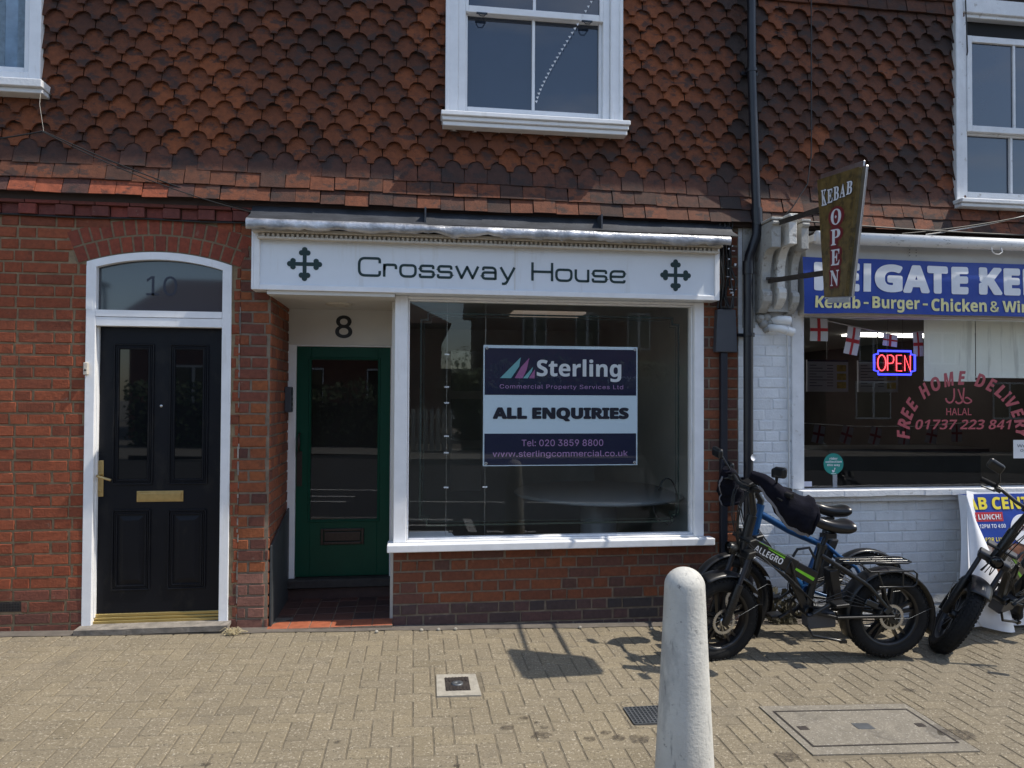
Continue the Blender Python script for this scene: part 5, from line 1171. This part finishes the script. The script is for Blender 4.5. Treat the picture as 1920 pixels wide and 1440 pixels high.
# ================================================================== BICYCLES (built nose towards -x, near side -y, ground z = 0)
def make_bike(label, loc, heading, lean, kind, steer):
    root = thing("electric_bike", label, "bicycle", (0, 0, 0), "electric bikes parked against the wall")
    fat = kind != 'blue'
    fm = m_blueframe if kind == 'blue' else m_bframe
    if fat: FH, RH, R, TW = Vector((-.575, 0, .286)), Vector((.57, 0, .286)), .286, .054
    else: FH, RH, R, TW = Vector((-.515, 0, .30)), Vector((.515, 0, .30)), .295, .038
    HB, HT = (Vector((-.425, 0, .70)), Vector((-.365, 0, .93))) if fat else (Vector((-.345, 0, .70)), Vector((-.285, 0, .93)))
    ax = (HT - HB).normalized(); rot = Matrix.Rotation(steer, 4, ax)
    st = lambda p: rot @ (p - HB) + HB
    ident = lambda p: p
    def part(b, name, mat, fn, parent=None, **k): return b.xf(fn).build(name, mat, parent or root, **k)
    def wheel(c, fn, front):
        # tyre with shoulder knobs, mag rim, brake disc
        b = MB(); rimR = R - TW * 1.75; prof = []
        for k in range(17):
            a = -pi * .80 + 2 * pi * .80 * k / 16; prof.append((R - TW + TW * cos(a) * 1.0, TW * .98 * sin(a)))
        b.lathe(prof, c, (0, 1, 0), 64)
        n = 56 if fat else 60
        for k in range(n):
            a = 2 * pi * k / n; d = Vector((cos(a), 0, sin(a))); tg = Vector((-sin(a), 0, cos(a)))
            for off, w in ((0, .34), (.62, .26), (-.62, .26), (1.02, .2), (-1.02, .2)):
                aa = off; sh = .5 if abs(off) in (.62,) else 0
                dd = Vector((cos(a + sh * 2 * pi / n), 0, sin(a + sh * 2 * pi / n))); tt = Vector((-sin(a + sh * 2 * pi / n), 0, cos(a + sh * 2 * pi / n)))
                nrm = dd * cos(aa) + Vector((0, 1, 0)) * sin(aa); p = c + dd * (R - TW) + nrm * TW * 1.0
                b.obox(p, tt, nrm.cross(tt), nrm, .0085 if fat else .007, TW * w * .5, .0042)
        w = part(b, "wheel", m_rubber, fn); w["label"] = "front wheel" if front else "rear wheel"
        b = MB(); b.lathe([(R - TW * 1.45, -TW * .70), (R - TW * 1.62, -TW * .78), (R - TW * 1.9, -TW * .6), (R - TW * 1.95, 0), (R - TW * 1.9, TW * .6), (R - TW * 1.62, TW * .78), (R - TW * 1.45, TW * .70)], c, (0, 1, 0), 56)
        if fat:
            for k in range(5):
                for s_ in (-1, 1):
                    a = 2 * pi * k / 5 + .3 + s_ * .085; d = Vector((cos(a), 0, sin(a))); e = Vector((-sin(a), 0, cos(a)))
                    b.bar(c + d * .03 + e * s_ * .004, c + d * (R - TW * 1.85) + e * s_ * .012, .015, .034, (0, 1, 0))
        else:
            for k in range(32):
                a = 2 * pi * k / 32; d = Vector((cos(a), 0, sin(a))); b.tube([c + d * .03 + Vector((0, .03 * (-1) ** k, 0)), c + d * (R - TW * 1.85)], .0012, 4)
        hr = .075 if (not front) else .03
        b.lathe([(.001, -.05), (hr * .7, -.05), (hr, -.035), (hr, .035), (hr * .7, .05), (.001, .05)], c, (0, 1, 0), 28); b.lathe([(.001, -.085), (.009, -.085), (.009, .085), (.001, .085)], c, (0, 1, 0), 12)
        part(b, "rim", m_bplast, fn, w)
        b = MB(); y = -.062
        b.lathe([(.080, y), (.064, y), (.064, y + .002), (.080, y + .002), (.080, y)], c, (0, 1, 0), 48, smooth=False)
        for k in range(12):
            a = 2 * pi * k / 12; d = Vector((cos(a), 0, sin(a))); d2 = Vector((cos(a + .5), 0, sin(a + .5))); b.bar(c + d * .028 + Vector((0, y + .001, 0)), c + d2 * .066 + Vector((0, y + .001, 0)), .002, .007, (0, 1, 0))
        for k in range(40):
            a = 2 * pi * k / 40; d = Vector((cos(a), 0, sin(a))); b.obox(c + d * .081 + Vector((0, y + .001, 0)), (-sin(a), 0, cos(a)), d, (0, 1, 0), .0035, .003, .001)
        b.lathe([(.001, y - .004), (.03, y - .004), (.03, y + .004)], c, (0, 1, 0), 20); part(b, "brake_disc", m_steel, fn, w)
    wheel(FH, st, True); wheel(RH, ident, False)
    def guard(c, a0, a1, fn, rr, hw, name, mat=m_bplast):
        b = MB(); n = 26; vs = []; m = 6
        for k in range(n + 1):
            a = a0 + (a1 - a0) * k / n; d = Vector((cos(a), 0, sin(a)))
            for j in range(m + 1):
                t = -1 + 2 * j / m; vs.append(c + d * (rr - .018 * t * t) + Vector((0, t * hw, 0)))
        b.add(vs, [(k * (m + 1) + j, k * (m + 1) + j + 1, (k + 1) * (m + 1) + j + 1, (k + 1) * (m + 1) + j) for k in range(n) for j in range(m)], None, True)
        return part(b, name, mat, fn, solid=.003)
    # fork and steering
    b = MB(); hw = TW + .022
    crown = HB + ax * -.005
    for s_ in (-1, 1):
        o = Vector((0, s_ * hw, 0)); lo = FH + o; hi = crown + o + Vector((.012, 0, .03)); mid = lo.lerp(hi, .55)
        b.tube([lo + (lo - hi).normalized() * .02, lo, mid], [.016, .026, .027], 12)
        for q in range(6): b.tube([lo.lerp(mid, .2 + q * .11), lo.lerp(mid, .22 + q * .11)], .0285, 12)
    part(b, "fork", m_bplast, st)
    b = MB()
    for s_ in (-1, 1):
        o = Vector((0, s_ * hw, 0)); lo = FH + o; hi = crown + o + Vector((.012, 0, .03)); mid = lo.lerp(hi, .5); b.tube([mid, hi], .0155, 12)
    part(b, "stanchion", m_conduit if kind != 'blue' else m_bframe, st)
    b = MB(); b.obox(crown + Vector((.008, 0, .025)), (1, 0, .2), (0, 1, 0), ax, .032, hw + .024, .022)
    if fat: b.obox(crown + Vector((.014, 0, .115)), (1, 0, .2), (0, 1, 0), ax, .026, hw + .020, .010)
    part(b, "fork_crown", m_bframe, st, bevel=.006)
    bar_c = Vector((-.405, 0, 1.135)) if fat else Vector((-.335, 0, 1.06))
    b = MB(); b.tube([HT, HT + ax * .05, bar_c + Vector((.03, 0, -.03)), bar_c], [.024, .024, .021, .020], 12); b.tube([bar_c + Vector((0, -.05, 0)), bar_c + Vector((0, .05, 0))], .026, 12); part(b, "stem", m_bframe, st)
    b = MB(); hbp = [bar_c + Vector((.075, -.33, .02)), bar_c + Vector((.05, -.22, .03)), bar_c + Vector((.0, -.10, .01)), bar_c, bar_c + Vector((.0, .10, .01)), bar_c + Vector((.05, .22, .03)), bar_c + Vector((.075, .33, .02))]
    b.tube(hbp, .0125, 10); hb = part(b, "handlebar", m_bframe, st)
    for s_ in (0, -1):
        b = MB(); e = hbp[s_]; i_ = hbp[1 if s_ == 0 else -2]; b.tube([e, e.lerp(i_, .95)], .0175, 12); part(b, "grip", m_rubber, st, hb)
        b = MB(); l0 = i_ + Vector((-.015, 0, -.01)); d = (e - i_).normalized(); b.tube([l0, l0 + Vector((-.035, 0, -.01)) + d * .02, l0 + Vector((-.045, 0, -.015)) + d * .10], [.008, .007, .005], 8); b.obox(l0, (1, 0, 0), (0, 1, 0), (0, 0, 1), .02, .018, .014); part(b, "brake_lever", m_bmetal, st, hb)
        sg = -1 if s_ == 0 else 1
        b = MB(); m0 = i_.lerp(e, .2); mt = m0 + Vector((-.06, sg * .05, .13)) if fat else m0 + Vector((-.05, sg * .03, .10)); b.tube([m0, m0 + Vector((-.03, 0, .05)), mt], .006, 8); mr = part(b, "mirror", m_bframe, st, hb)
        b = MB(); pts = []
        b.obox(mt + Vector((-.012, sg * .03, .012)), (0, 1, .12 * sg), (1, 0, .1), (0, 0, 1), .052, .018, .034); part(b, "mirror_housing", m_bframe, st, hb, bevel=.018, seg=4)
    b = MB(); b.obox(bar_c + Vector((-.01, -.03, .045)), (1, 0, .4), (0, 1, 0), (-.4, 0, 1), .035, .045, .012); part(b, "display", m_bplast, st, bevel=.005)
    # lamp and its cage
    b = MB(); lc = crown + Vector((-.075, 0, .05)); b.lathe([(.001, .035), (.03, .03), (.04, 0), (.042, -.02), (.040, -.026)], lc, (1, 0, -.05), 20); b.tube([lc, crown + Vector((0, 0, .05))], .009, 8); hl = part(b, "headlight", m_bplast, st)
    b = MB(); b.lathe([(.001, -.024), (.038, -.022), (.040, -.018)], lc, (1, 0, -.05), 20); part(b, "lens", m_dark_glass, st, hl)
    rg = random.Random(len(label))
    b = MB()
    for k in range(6):
        y0 = rg.uniform(-.12, .12); p0 = bar_c + Vector((-.01, y0, .0)); p1 = bar_c + Vector((-.10 + rg.uniform(-.04, .03), y0 * .7, -.08 + rg.uniform(-.05, .06))); p2 = HB + Vector((-.06, rg.uniform(-.05, .05), .10)); p3 = HB + Vector((.02, rg.uniform(-.06, .06), -.10))
        pts = [p0 * (1 - t) ** 3 + p1 * 3 * t * (1 - t) ** 2 + p2 * 3 * t * t * (1 - t) + p3 * t ** 3 for t in [q / 10 for q in range(11)]]; b.tube(pts, .0033, 6)
    part(b, "brake_cable", m_cable, st)
    guard(FH, radians(25), radians(115) if fat else radians(150), st, R + .028, TW + .012, "front_mudguard"); guard(FH, radians(-28), radians(20), st, R + .026, TW + .006, "mudguard_flap")
    b = MB()
    for s_ in (-1, 1): b.tube([FH + Vector((0, s_ * (hw + .012), 0)), FH + Vector((.24, s_ * (hw + .01), .10)), FH + Vector((cos(radians(15)) * (R + .02), s_ * TW, sin(radians(15)) * (R + .02)))], .0017, 6)
    part(b, "mudguard_stay", m_bmetal, st)
    # frame
    BB = Vector((.02, 0, .325)) if fat else Vector((.03, 0, .345)); ST = Vector((.115, 0, .74)) if fat else Vector((.20, 0, .72))
    b = MB(); b.tube([HB - ax * .02, HT + ax * .02], .033, 14); b.tube([BB - (ST - BB).normalized() * .02, ST], .024, 14); b.lathe([(.03, -.05), (.036, -.045), (.036, .045), (.03, .05)], BB, (0, 1, 0), 20)
    if fat:
        p0, p1, p2 = Vector((-.395, 0, .775)), Vector((-.11, 0, .625)), Vector((.065, 0, .535))
        dv = (p2 - p0).normalized(); nv = Vector((-dv.z, 0, dv.x)); nv = nv if nv.z > 0 else -nv
        b.obox((p0 + p2) / 2, dv, (0, 1, 0), nv, (p2 - p0).length / 2, .034, .047)
        b.bar(p1 + Vector((.0, 0, -.03)), BB + Vector((-.01, 0, .02)), .05, .04, (0, 1, 0))
    else:
        b.tube([HB + ax * .04, Vector((-.20, 0, .56)), BB + Vector((-.03, 0, .03))], [.036, .036, .034], 14); b.tube([HT - ax * .04, Vector((-.06, 0, .76)), Vector((.17, 0, .66))], [.026, .026, .024], 12)
    fr = part(b, "frame", fm, ident, bevel=.010 if fat else 0, seg=3)
    b = MB()
    for s_ in (-1, 1):
        y = s_ * (TW + .025)
        b.bar(BB + Vector((.02, s_ * .04, .0)), Vector((.18, y, .30)), .02, .035, (0, 1, 0)); b.bar(Vector((.18, y, .30)), RH + Vector((.0, y, .015)), .016, .042 if fat else .028, (0, 1, 0))
        b.tube([ST + Vector((-.01, s_ * .02, -.05)), Vector((.27, y, .585)), Vector((.40, y, .50)), RH + Vector((0, y, .02))], .0135, 10)
        b.obox(RH + Vector((0, y, .0)), (1, 0, 0), (0, 1, 0), (0, 0, 1), .03, .006, .035)
    part(b, "rear_stay", fm, ident, bevel=.003)
    if fat:
        yd = -.0358
        def mp(u, v, d=0): q = p0 + dv * u + nv * v; return (q.x, yd - d, q.z)
        b = MB(); text(b, BO("ALLEGRO"), .050, .262, -.024, .018, mp, .0); part(b, "lettering", m_white_ink, ident, fr)
        b = MB(); b.add([mp(.135, .030), mp(.262, .022), mp(.262, .032), mp(.135, .034)], [(0, 1, 2, 3)]); b.add([mp(.355, -.008), mp(.505, -.018), mp(.505, .004), mp(.355, .006)], [(0, 1, 2, 3)]); b.add([mp(.06, .040), mp(.262, .040), mp(.262, .0425), mp(.06, .0425)], [(0, 1, 2, 3)]); part(b, "lime_stripe", m_lime, ident, fr)
        b = MB(); b.obox(p1 + Vector((.01, 0, -.005)), dv, (0, 1, 0), nv, .028, .038, .052); b.tube([p1 + Vector((.0, -.045, .03)), p1 + Vector((.02, -.05, -.06)), p1 + Vector((.03, -.045, -.09))], .008, 8); part(b, "folding_hinge", m_bplast, ident, bevel=.006)
        b = MB(); b.tube([p1 + Vector((.03, .0, .05)), p1 + Vector((.06, .0, .10)), p1 + Vector((.14, 0, .11)), ST + Vector((-.03, 0, -.10)), ST + Vector((-.02, 0, -.13))], .009, 10); part(b, "carry_handle", m_bframe, ident)
        b = MB(); b.obox(Vector((.105, 0, .265)), (1, 0, .06), (0, 1, 0), (-.06, 0, 1), .095, .045, .050); part(b, "controller_box", m_box_grey, ident, bevel=.006)
        b = MB(); b.tube([Vector((.215, 0, .63)), Vector((.185, 0, .36))], .030, 14); part(b, "rear_shock", m_bplast, ident)
    else:
        b = MB()
        for k in range(4):
            q = HB.lerp(Vector((-.20, 0, .56)), .62 + .0 * k) + (Vector((-.20, 0, .56)) - BB).normalized() * -(.035 + .052 * k)
            d = (BB - Vector((-.20, 0, .56))).normalized(); b.obox(q + Vector((0, -.034, 0)), d, (0, 1, 0), (-d.z, 0, d.x), .017, .004, .020)
        part(b, "frame_print", m_bluelet, ident, fr)
        b = MB(); b.obox(BB.lerp(ST, .52) + Vector((.075, 0, 0)), ST - BB, (0, 1, 0), (1, 0, 0), .17, .04, .035); part(b, "battery", m_bplast, ident, bevel=.01, seg=2)
    # saddle on its post
    sc = Vector((.165, 0, .865)) if fat else Vector((.235, 0, .885))
    b = MB(); b.tube([ST + Vector((-.006, 0, -.08)), ST, ST.lerp(sc, .75), sc + Vector((0, 0, -.045))], .0155, 12); b.tube([ST + Vector((0, 0, -.012)), ST + Vector((.004, 0, .016))], .031, 14); b.obox(sc + Vector((0, 0, -.05)), (1, 0, 0), (0, 1, 0), (0, 0, 1), .035, .03, .016); part(b, "seat_post", m_bframe, ident)
    b = MB(); n = 14; m = 16; vs = []
    for i in range(n + 1):
        f_ = i / n; x = -.128 + .256 * f_; hw_ = (.022 + .10 * max(0, (f_ - .25) / .75) ** 1.25) * (1 if f_ < .93 else .86) * (.55 if i == 0 else 1)
        zt = .075 * (1 - f_) ** 2.2 + .026 * f_ ** 2; th = .05 + .03 * f_ * (.6 if i in (0, n) else 1)
        for k in range(m):
            a = 2 * pi * k / m; vs.append(sc + Vector((x, hw_ * cos(a), zt - .012 + th * .62 * sin(a) * (1 if sin(a) > 0 else 1.0))))
    b.add(vs, [(i * m + k, i * m + (k + 1) % m, (i + 1) * m + (k + 1) % m, (i + 1) * m + k) for i in range(n) for k in range(m)], None, True); b.add(vs[:m], [tuple(range(m))]); b.add(vs[-m:], [tuple(range(m - 1, -1, -1))]); part(b, "saddle", m_saddle, ident, sub=1)
    # drivetrain on the far side, cranks, pedals, stand
    b = MB(); c = BB + Vector((0, .065, 0)); rr = .085 if fat else .075
    b.lathe([(rr, -.003), (rr - .016, -.003), (rr - .016, .003), (rr, .003), (rr, -.003)], c, (0, 1, 0), 40, smooth=False)
    for k in range(5): a = 2 * pi * k / 5; b.bar(c, c + Vector((cos(a), 0, sin(a))) * (rr - .012), .004, .016, (0, 1, 0))
    b.lathe([(rr + .010, .006), (rr + .012, 0), (rr + .010, -.006)], c, (0, 1, 0), 40); part(b, "chainring", m_bplast, ident)
    b = MB(); b.tube([c + Vector((0, 0, rr - .008)), RH + Vector((0, .065, .035))], .005, 6); b.tube([c + Vector((0, 0, -rr + .008)), RH + Vector((-.03, .065, -.07)), RH + Vector((0, .065, -.035))], .005, 6); b.lathe([(.034, -.01), (.045, 0), (.034, .01)], RH + Vector((0, .065, 0)), (0, 1, 0), 20); part(b, "chain", m_bmetal, ident)
    for s_, ang in ((-1, radians(32)), (1, radians(212))):
        b = MB(); y = s_ * .085; e = BB + Vector((cos(ang) * .165, y + s_ * .012, sin(ang) * .165)); b.bar(BB + Vector((0, y, 0)), e, .014, .026, (0, 1, 0)); cr = part(b, "crank", m_bmetal if s_ < 0 else m_bplast, ident, bevel=.004)
        b = MB(); b.obox(e + Vector((0, s_ * .055, 0)), (1, 0, .1), (0, 1, 0), (0, 0, 1), .045, .045, .010); part(b, "pedal", m_bplast, ident, cr, bevel=.004)
    b = MB(); k0 = Vector((-.0, -.055, .24)) if fat else Vector((.03, -.05, .28)); b.tube([k0, k0 + Vector((.03, -.02, -.06)), k0 + Vector((.20, -.05, -.085))], .009, 8); b.obox(k0 + Vector((.215, -.052, -.088)), (1, 0, 0), (0, 1, 0), (0, 0, 1), .022, .012, .010); part(b, "kickstand", m_bframe, ident)
    # rear rack or mudguards
    if fat:
        b = MB(); z = .645; q = [(.245, -.06), (.66, -.075), (.70, -.05), (.70, .05), (.66, .075), (.245, .06)]; b.tube([Vector((u, v, z)) for u, v in q], .0065, 8, True)
        for y in (-.025, .025): b.tube([(.25, y, z), (.69, y, z)], .005, 6)
        for x in (.36, .47, .58): b.tube([(x, -.07, z), (x, .07, z)], .005, 6)
        for s_ in (-1, 1):
            y = s_ * .092; b.tube([(.33, s_ * .066, z), (.40, y, z - .05), (.69, y, z - .045), (.715, y, z - .065), (.715, y, z - .13), (.69, y, z - .15), (.46, y, z - .15)], .0065, 8)
            b.tube([(.45, y, z - .05), RH + Vector((-.02, s_ * .085, .04))], .0065, 8); b.tube([(.62, y, z - .045), (.62, y, z - .15)], .006, 8)
        part(b, "rear_rack", m_bframe, ident)
        guard(RH, radians(-25), radians(205), ident, R + .030, TW + .016, "rear_mudguard")
        b = MB(); b.obox(Vector((.20, 0, .47)), (-.18, 0, 1), (0, 1, 0), (1, 0, .18), .13, .048, .030); part(b, "battery", m_bplast, ident, bevel=.008, seg=2)
        b = MB()
        for s_ in (-1, 1): b.tube([RH + Vector((0, s_ * .088, 0)), RH + Vector((.10, s_ * .085, -.005)), RH + Vector((cos(radians(12)) * (R + .028), s_ * TW, sin(radians(12)) * (R + .03)))], .0017, 6)
        part(b, "mudguard_stay", m_bmetal, ident)
        b = MB(); b.obox(RH + Vector((-.155, -.082, .10)), (1, 0, -.4), (0, 1, 0), (.4, 0, 1), .045, .012, .018); b.obox(RH + Vector((-.04, -.08, .055)), (1, 0, 1), (0, 1, 0), (-1, 0, 1), .03, .012, .02); part(b, "brake_caliper", m_bmetal, ident, bevel=.004)
    else:
        guard(RH, radians(-15), radians(185), ident, R + .03, TW + .012, "rear_mudguard", m_bframe)
        b = MB()
        for s_ in (-1, 1): b.tube([RH + Vector((0, s_ * .075, 0)), RH + Vector((cos(radians(40)) * (R + .03), s_ * TW, sin(radians(40)) * (R + .03)))], .004, 6); b.tube([RH + Vector((0, s_ * .075, 0)), RH + Vector((cos(radians(5)) * (R + .03), s_ * TW, sin(radians(5)) * (R + .03)))], .004, 6)
        part(b, "mudguard_stay", m_bframe, ident)
    rg = random.Random(3)
    b = MB()
    for k in range(4):
        y = rg.uniform(-.05, -.02); b.tube([HB + Vector((.03, y, .02 + .02 * k)), Vector((-.14, y - .01, .57 - .01 * k)), BB + Vector((.03, y - .02, .06)), Vector((.25, y - .04, .38 + .03 * k)), RH + Vector((-.08, -.08, .06))], .0035, 6)
    part(b, "wiring", m_cable, ident)
    root.location = loc; root.rotation_euler = (lean, 0, heading); root["label"] = label
    return root
b1 = make_bike("black fat-tyred folding electric bike lettered ALLEGRO with a lime stripe, parked in front", (2.535, -.80, gz(2.6) - .003), radians(-3), radians(3), 'black', radians(14))
b2 = make_bike("blue-framed electric bike parked behind the black one, close against the white wall", (2.735, -.43, gz(2.7)), radians(0), radians(-3), 'blue', radians(6))
b3 = make_bike("black fat-tyred electric bike with its front wheel turned sideways, at the right edge", (4.175, -.39, gz(4.2)), radians(23), radians(25), 'black', radians(31))

# ------------------------------------------------------------------ handlebar mitts over the front bike's grips
def mitt(label, path, rad, trimside, seed):
    t = thing("handlebar_mitt", label, "handlebar mitt", path[0], "handlebar mitts on the front bike")
    P_ = [Vector(p) for p in path]; n = 22; rows = 26; b = MB(); rings = []; cent = []
    def curve(f): 
        k = f * (len(P_) - 1); i = min(int(k), len(P_) - 2); return P_[i].lerp(P_[i + 1], k - i)
    def rr(f):
        k = f * (len(rad) - 1); i = min(int(k), len(rad) - 2); u = k - i; return tuple(rad[i][j] * (1 - u) + rad[i + 1][j] * u for j in (0, 1))
    vs = []
    for i in range(rows + 1):
        f = i / rows; c = (curve(max(0, f - .06)) + curve(f) + curve(min(1, f + .06))) / 3; d = (curve(min(1, f + .08)) - curve(max(0, f - .08))).normalized()
        a = Vector((0, 1, 0)); a = (a - d * a.dot(d)).normalized(); e = d.cross(a); ra, re = rr(f)
        for k in range(n):
            th = 2 * pi * k / n; w = 1 + .26 * noise.noise(Vector((cos(th) * 1.8, sin(th) * 1.8, f * 5 + seed))) + .15 * noise.noise(Vector((cos(th) * 4, sin(th) * 4, f * 13 + seed)))
            vs.append(c + a * cos(th) * ra * w + e * sin(th) * re * w)
        rings.append((c, a, e, ra, re))
    b.add(vs, [(i * n + k, i * n + (k + 1) % n, (i + 1) * n + (k + 1) % n, (i + 1) * n + k) for i in range(rows) for k in range(n)], None, True); b.add(vs[:n], [tuple(range(n))]); b.build("shell", m_mitt, t)
    b = MB(); q = [sum((Vector(vs[i * n + (k % n)]) for k in (trimside,)), Vector()) for i in range(4, rows + 1)]
    q = [p + Vector((0, -.004, -.002)) for p in q]; b.tube(q, .013, 8, ell=(.35, 1)); b.build("grey_trim", m_refl, t)
    b = MB(); b.tube([Vector(vs[i * n + (trimside + 8) % n]) for i in range(3, rows)], .004, 6); b.build("red_piping", m_redpipe, t)
    b = MB(); b.tube([Vector(vs[rows * n + k]) for k in range(n)], .011, 8, True); b.build("cuff", m_mitt, t)
mitt("large navy handlebar mitt with grey trim on the front bike's near grip", [(2.06, -1.02, 1.15), (2.15, -1.06, 1.10), (2.22, -1.09, 1.02), (2.30, -1.11, .935), (2.38, -1.12, .895), (2.42, -1.12, .885)], [(.028, .028), (.045, .045), (.055, .060), (.075, .105), (.080, .112), (.07, .085)], 16, 1.0)
mitt("dark handlebar mitt on the far grip of the front bike, half lost in shadow", [(2.10, -.62, 1.14), (2.13, -.56, 1.07), (2.16, -.53, .98), (2.18, -.52, .90)], [(.03, .03), (.06, .065), (.07, .085), (.06, .075)], 16, 4.0)

# ================================================================== ACROSS THE ROAD (seen mirrored in the glass)
def far_house(label, x0, x1, y, eave, ridge, depth, wm, wins, chim=True, ridge_x=None):
    t = thing("house", label, "house", ((x0 + x1) / 2, y, 0), "houses across the road")
    b = MB(); b.box(x0, x1, y - depth, y, -.5, eave); b.build("wall", wm, t)
    b = MB(); ra, rb = ridge_x or (x0 - .3, x1 + .3); o = .35
    b.add([(x0 - .3, y + o, eave - .12), (x1 + .3, y + o, eave - .12), (rb, y - depth / 2, ridge), (ra, y - depth / 2, ridge), (x0 - .3, y - depth - o, eave - .12), (x1 + .3, y - depth - o, eave - .12)], [(0, 1, 2, 3), (3, 2, 5, 4), (0, 3, 4), (1, 5, 2)]); rf = b.build("roof", m_roof, t, solid=.12)
    if chim: b = MB(); b.box(rb - 1.6, rb - .9, y - depth / 2 - .3, y - depth / 2 + .3, ridge - .6, ridge + 1.0); b.build("chimney", m_house, rf)
    for (u, v, w, h) in wins:
        b = MB(); frame_rect(b, u - w / 2, u + w / 2, v, v + h, .06, .06, .06, .06, 0, .001); b = MB()
        b.box(u - w / 2, u + w / 2, y, y + .04, v, v + h); wf = b.build("window", m_white_old, t)
        for k in (-1, 1): pane("pane", m_dark_glass, wf, u + k * w / 4 - w / 4 + .05, u + k * w / 4 + w / 4 - .05, v + .07, v + h - .07, y + .045)
    return t
far_house("low brick house across the road with a hipped roof", -9.2, .9, -19.5, 4.1, 6.0, 9, m_house, [(-7.2, 1.2, 1.6, 1.4), (-4.0, 1.2, 1.6, 1.4), (-1.0, 1.2, 1.4, 1.4), (-1.0, 2.9, 1.2, .9)], False, (-9.2, -1.7))
far_house("tall steep-roofed house across the road with white windows", 2.5, 14.5, -21, 5.2, 9.5, 6, m_house, [(4.4, 3.4, .9, 1.4), (6.4, 3.4, .9, 1.4), (8.4, 3.4, .9, 1.4), (11, 3.4, 1.2, 1.4), (4.6, .9, 1.6, 1.5), (8, .9, 1.6, 1.5), (11.5, .9, 1.6, 1.5)], True, (2.4, 14))
far_house("long brick house across the road beyond the steep-roofed one", 16, 30, -21, 5.0, 8.0, 9, m_house, [(18, 3, 1.2, 1.3), (21, 3, 1.2, 1.3), (25, 3, 1.2, 1.3), (18, .8, 1.5, 1.5), (24, .8, 1.5, 1.5)])
far_house("plain brick house across the road to the left", -44, -28, -21, 4.6, 7.2, 9, m_house, [(-41, 2.8, 1.2, 1.3), (-36, 2.8, 1.2, 1.3), (-31, 2.8, 1.2, 1.3)])
def hedge(x0, x1, y, h, lab):
    t = thing("hedge", lab, "hedge", ((x0 + x1) / 2, y, 0)); b = MB(); rg = random.Random(int(x0 * 10)); 
    for k in range(int((x1 - x0) * (420 if x1 - x0 < 20 else 160))):
        x = rg.uniform(x0, x1); z = rg.random() ** .8 * (h + .5 * noise.noise(Vector((x * .8, 0, 0)))); yy = y + rg.uniform(-.5, .35) + .2 * noise.noise(Vector((x * 1.3, z, 0)))
        d = Vector((rg.uniform(-1, 1), rg.uniform(-1, 1), rg.uniform(-1, 1))).normalized(); e = d.cross(Vector((rg.random(), rg.random(), rg.random()))).normalized(); l = rg.uniform(.05, .12); c = Vector((x, yy, z))
        b.add([c - d * l, c + e * l * .6, c + d * l, c - e * l * .6], [(0, 1, 2, 3)])
    b.build("foliage", m_leaf, t); b = MB(); b.box(x0 + .2, x1 - .2, y - .25, y + .05, -.2, h * .7); b.build("woody_core", m_room_dark, t)
hedge(-8, -.5, -16.2, 2.0, "dense green hedge across the road in front of the low house"); hedge(1.2, 9, -16.2, 2.7, "tall green hedge across the road in front of the steep-roofed house")
hedge(-14, 18, -33, 4.4, "long dark row of bushes behind the houses across the road")
t = thing("picket_fence", "short pale picket gate between the hedges across the road", "fence", (.3, -16, 0)); b = MB()
for k in range(9): b.box(-.45 + k * .18, -.33 + k * .18, -16.02, -16, 0, 1.25)
b.build("picket", m_fence, t); b = MB(); b.box(-.5, 1.2, -16.06, -16.021, .3, .4); b.box(-.5, 1.2, -16.06, -16.021, .95, 1.05); b.build("rail", m_fence, t)
t = thing("street_lamp", "tall slim street lamp across the road", "street lamp", (-8.4, -15.6, 0)); b = MB(); b.tube([(-8.4, -15.6, 0), (-8.4, -15.6, 4.3), (-8.36, -15.4, 4.55)], .05, 10); b.build("post", m_post, t); b = MB(); b.obox((-8.32, -15.2, 4.57), (0, 1, 0), (1, 0, 0), (0, 0, 1), .3, .1, .05); b.build("lamp_head", m_post, t)
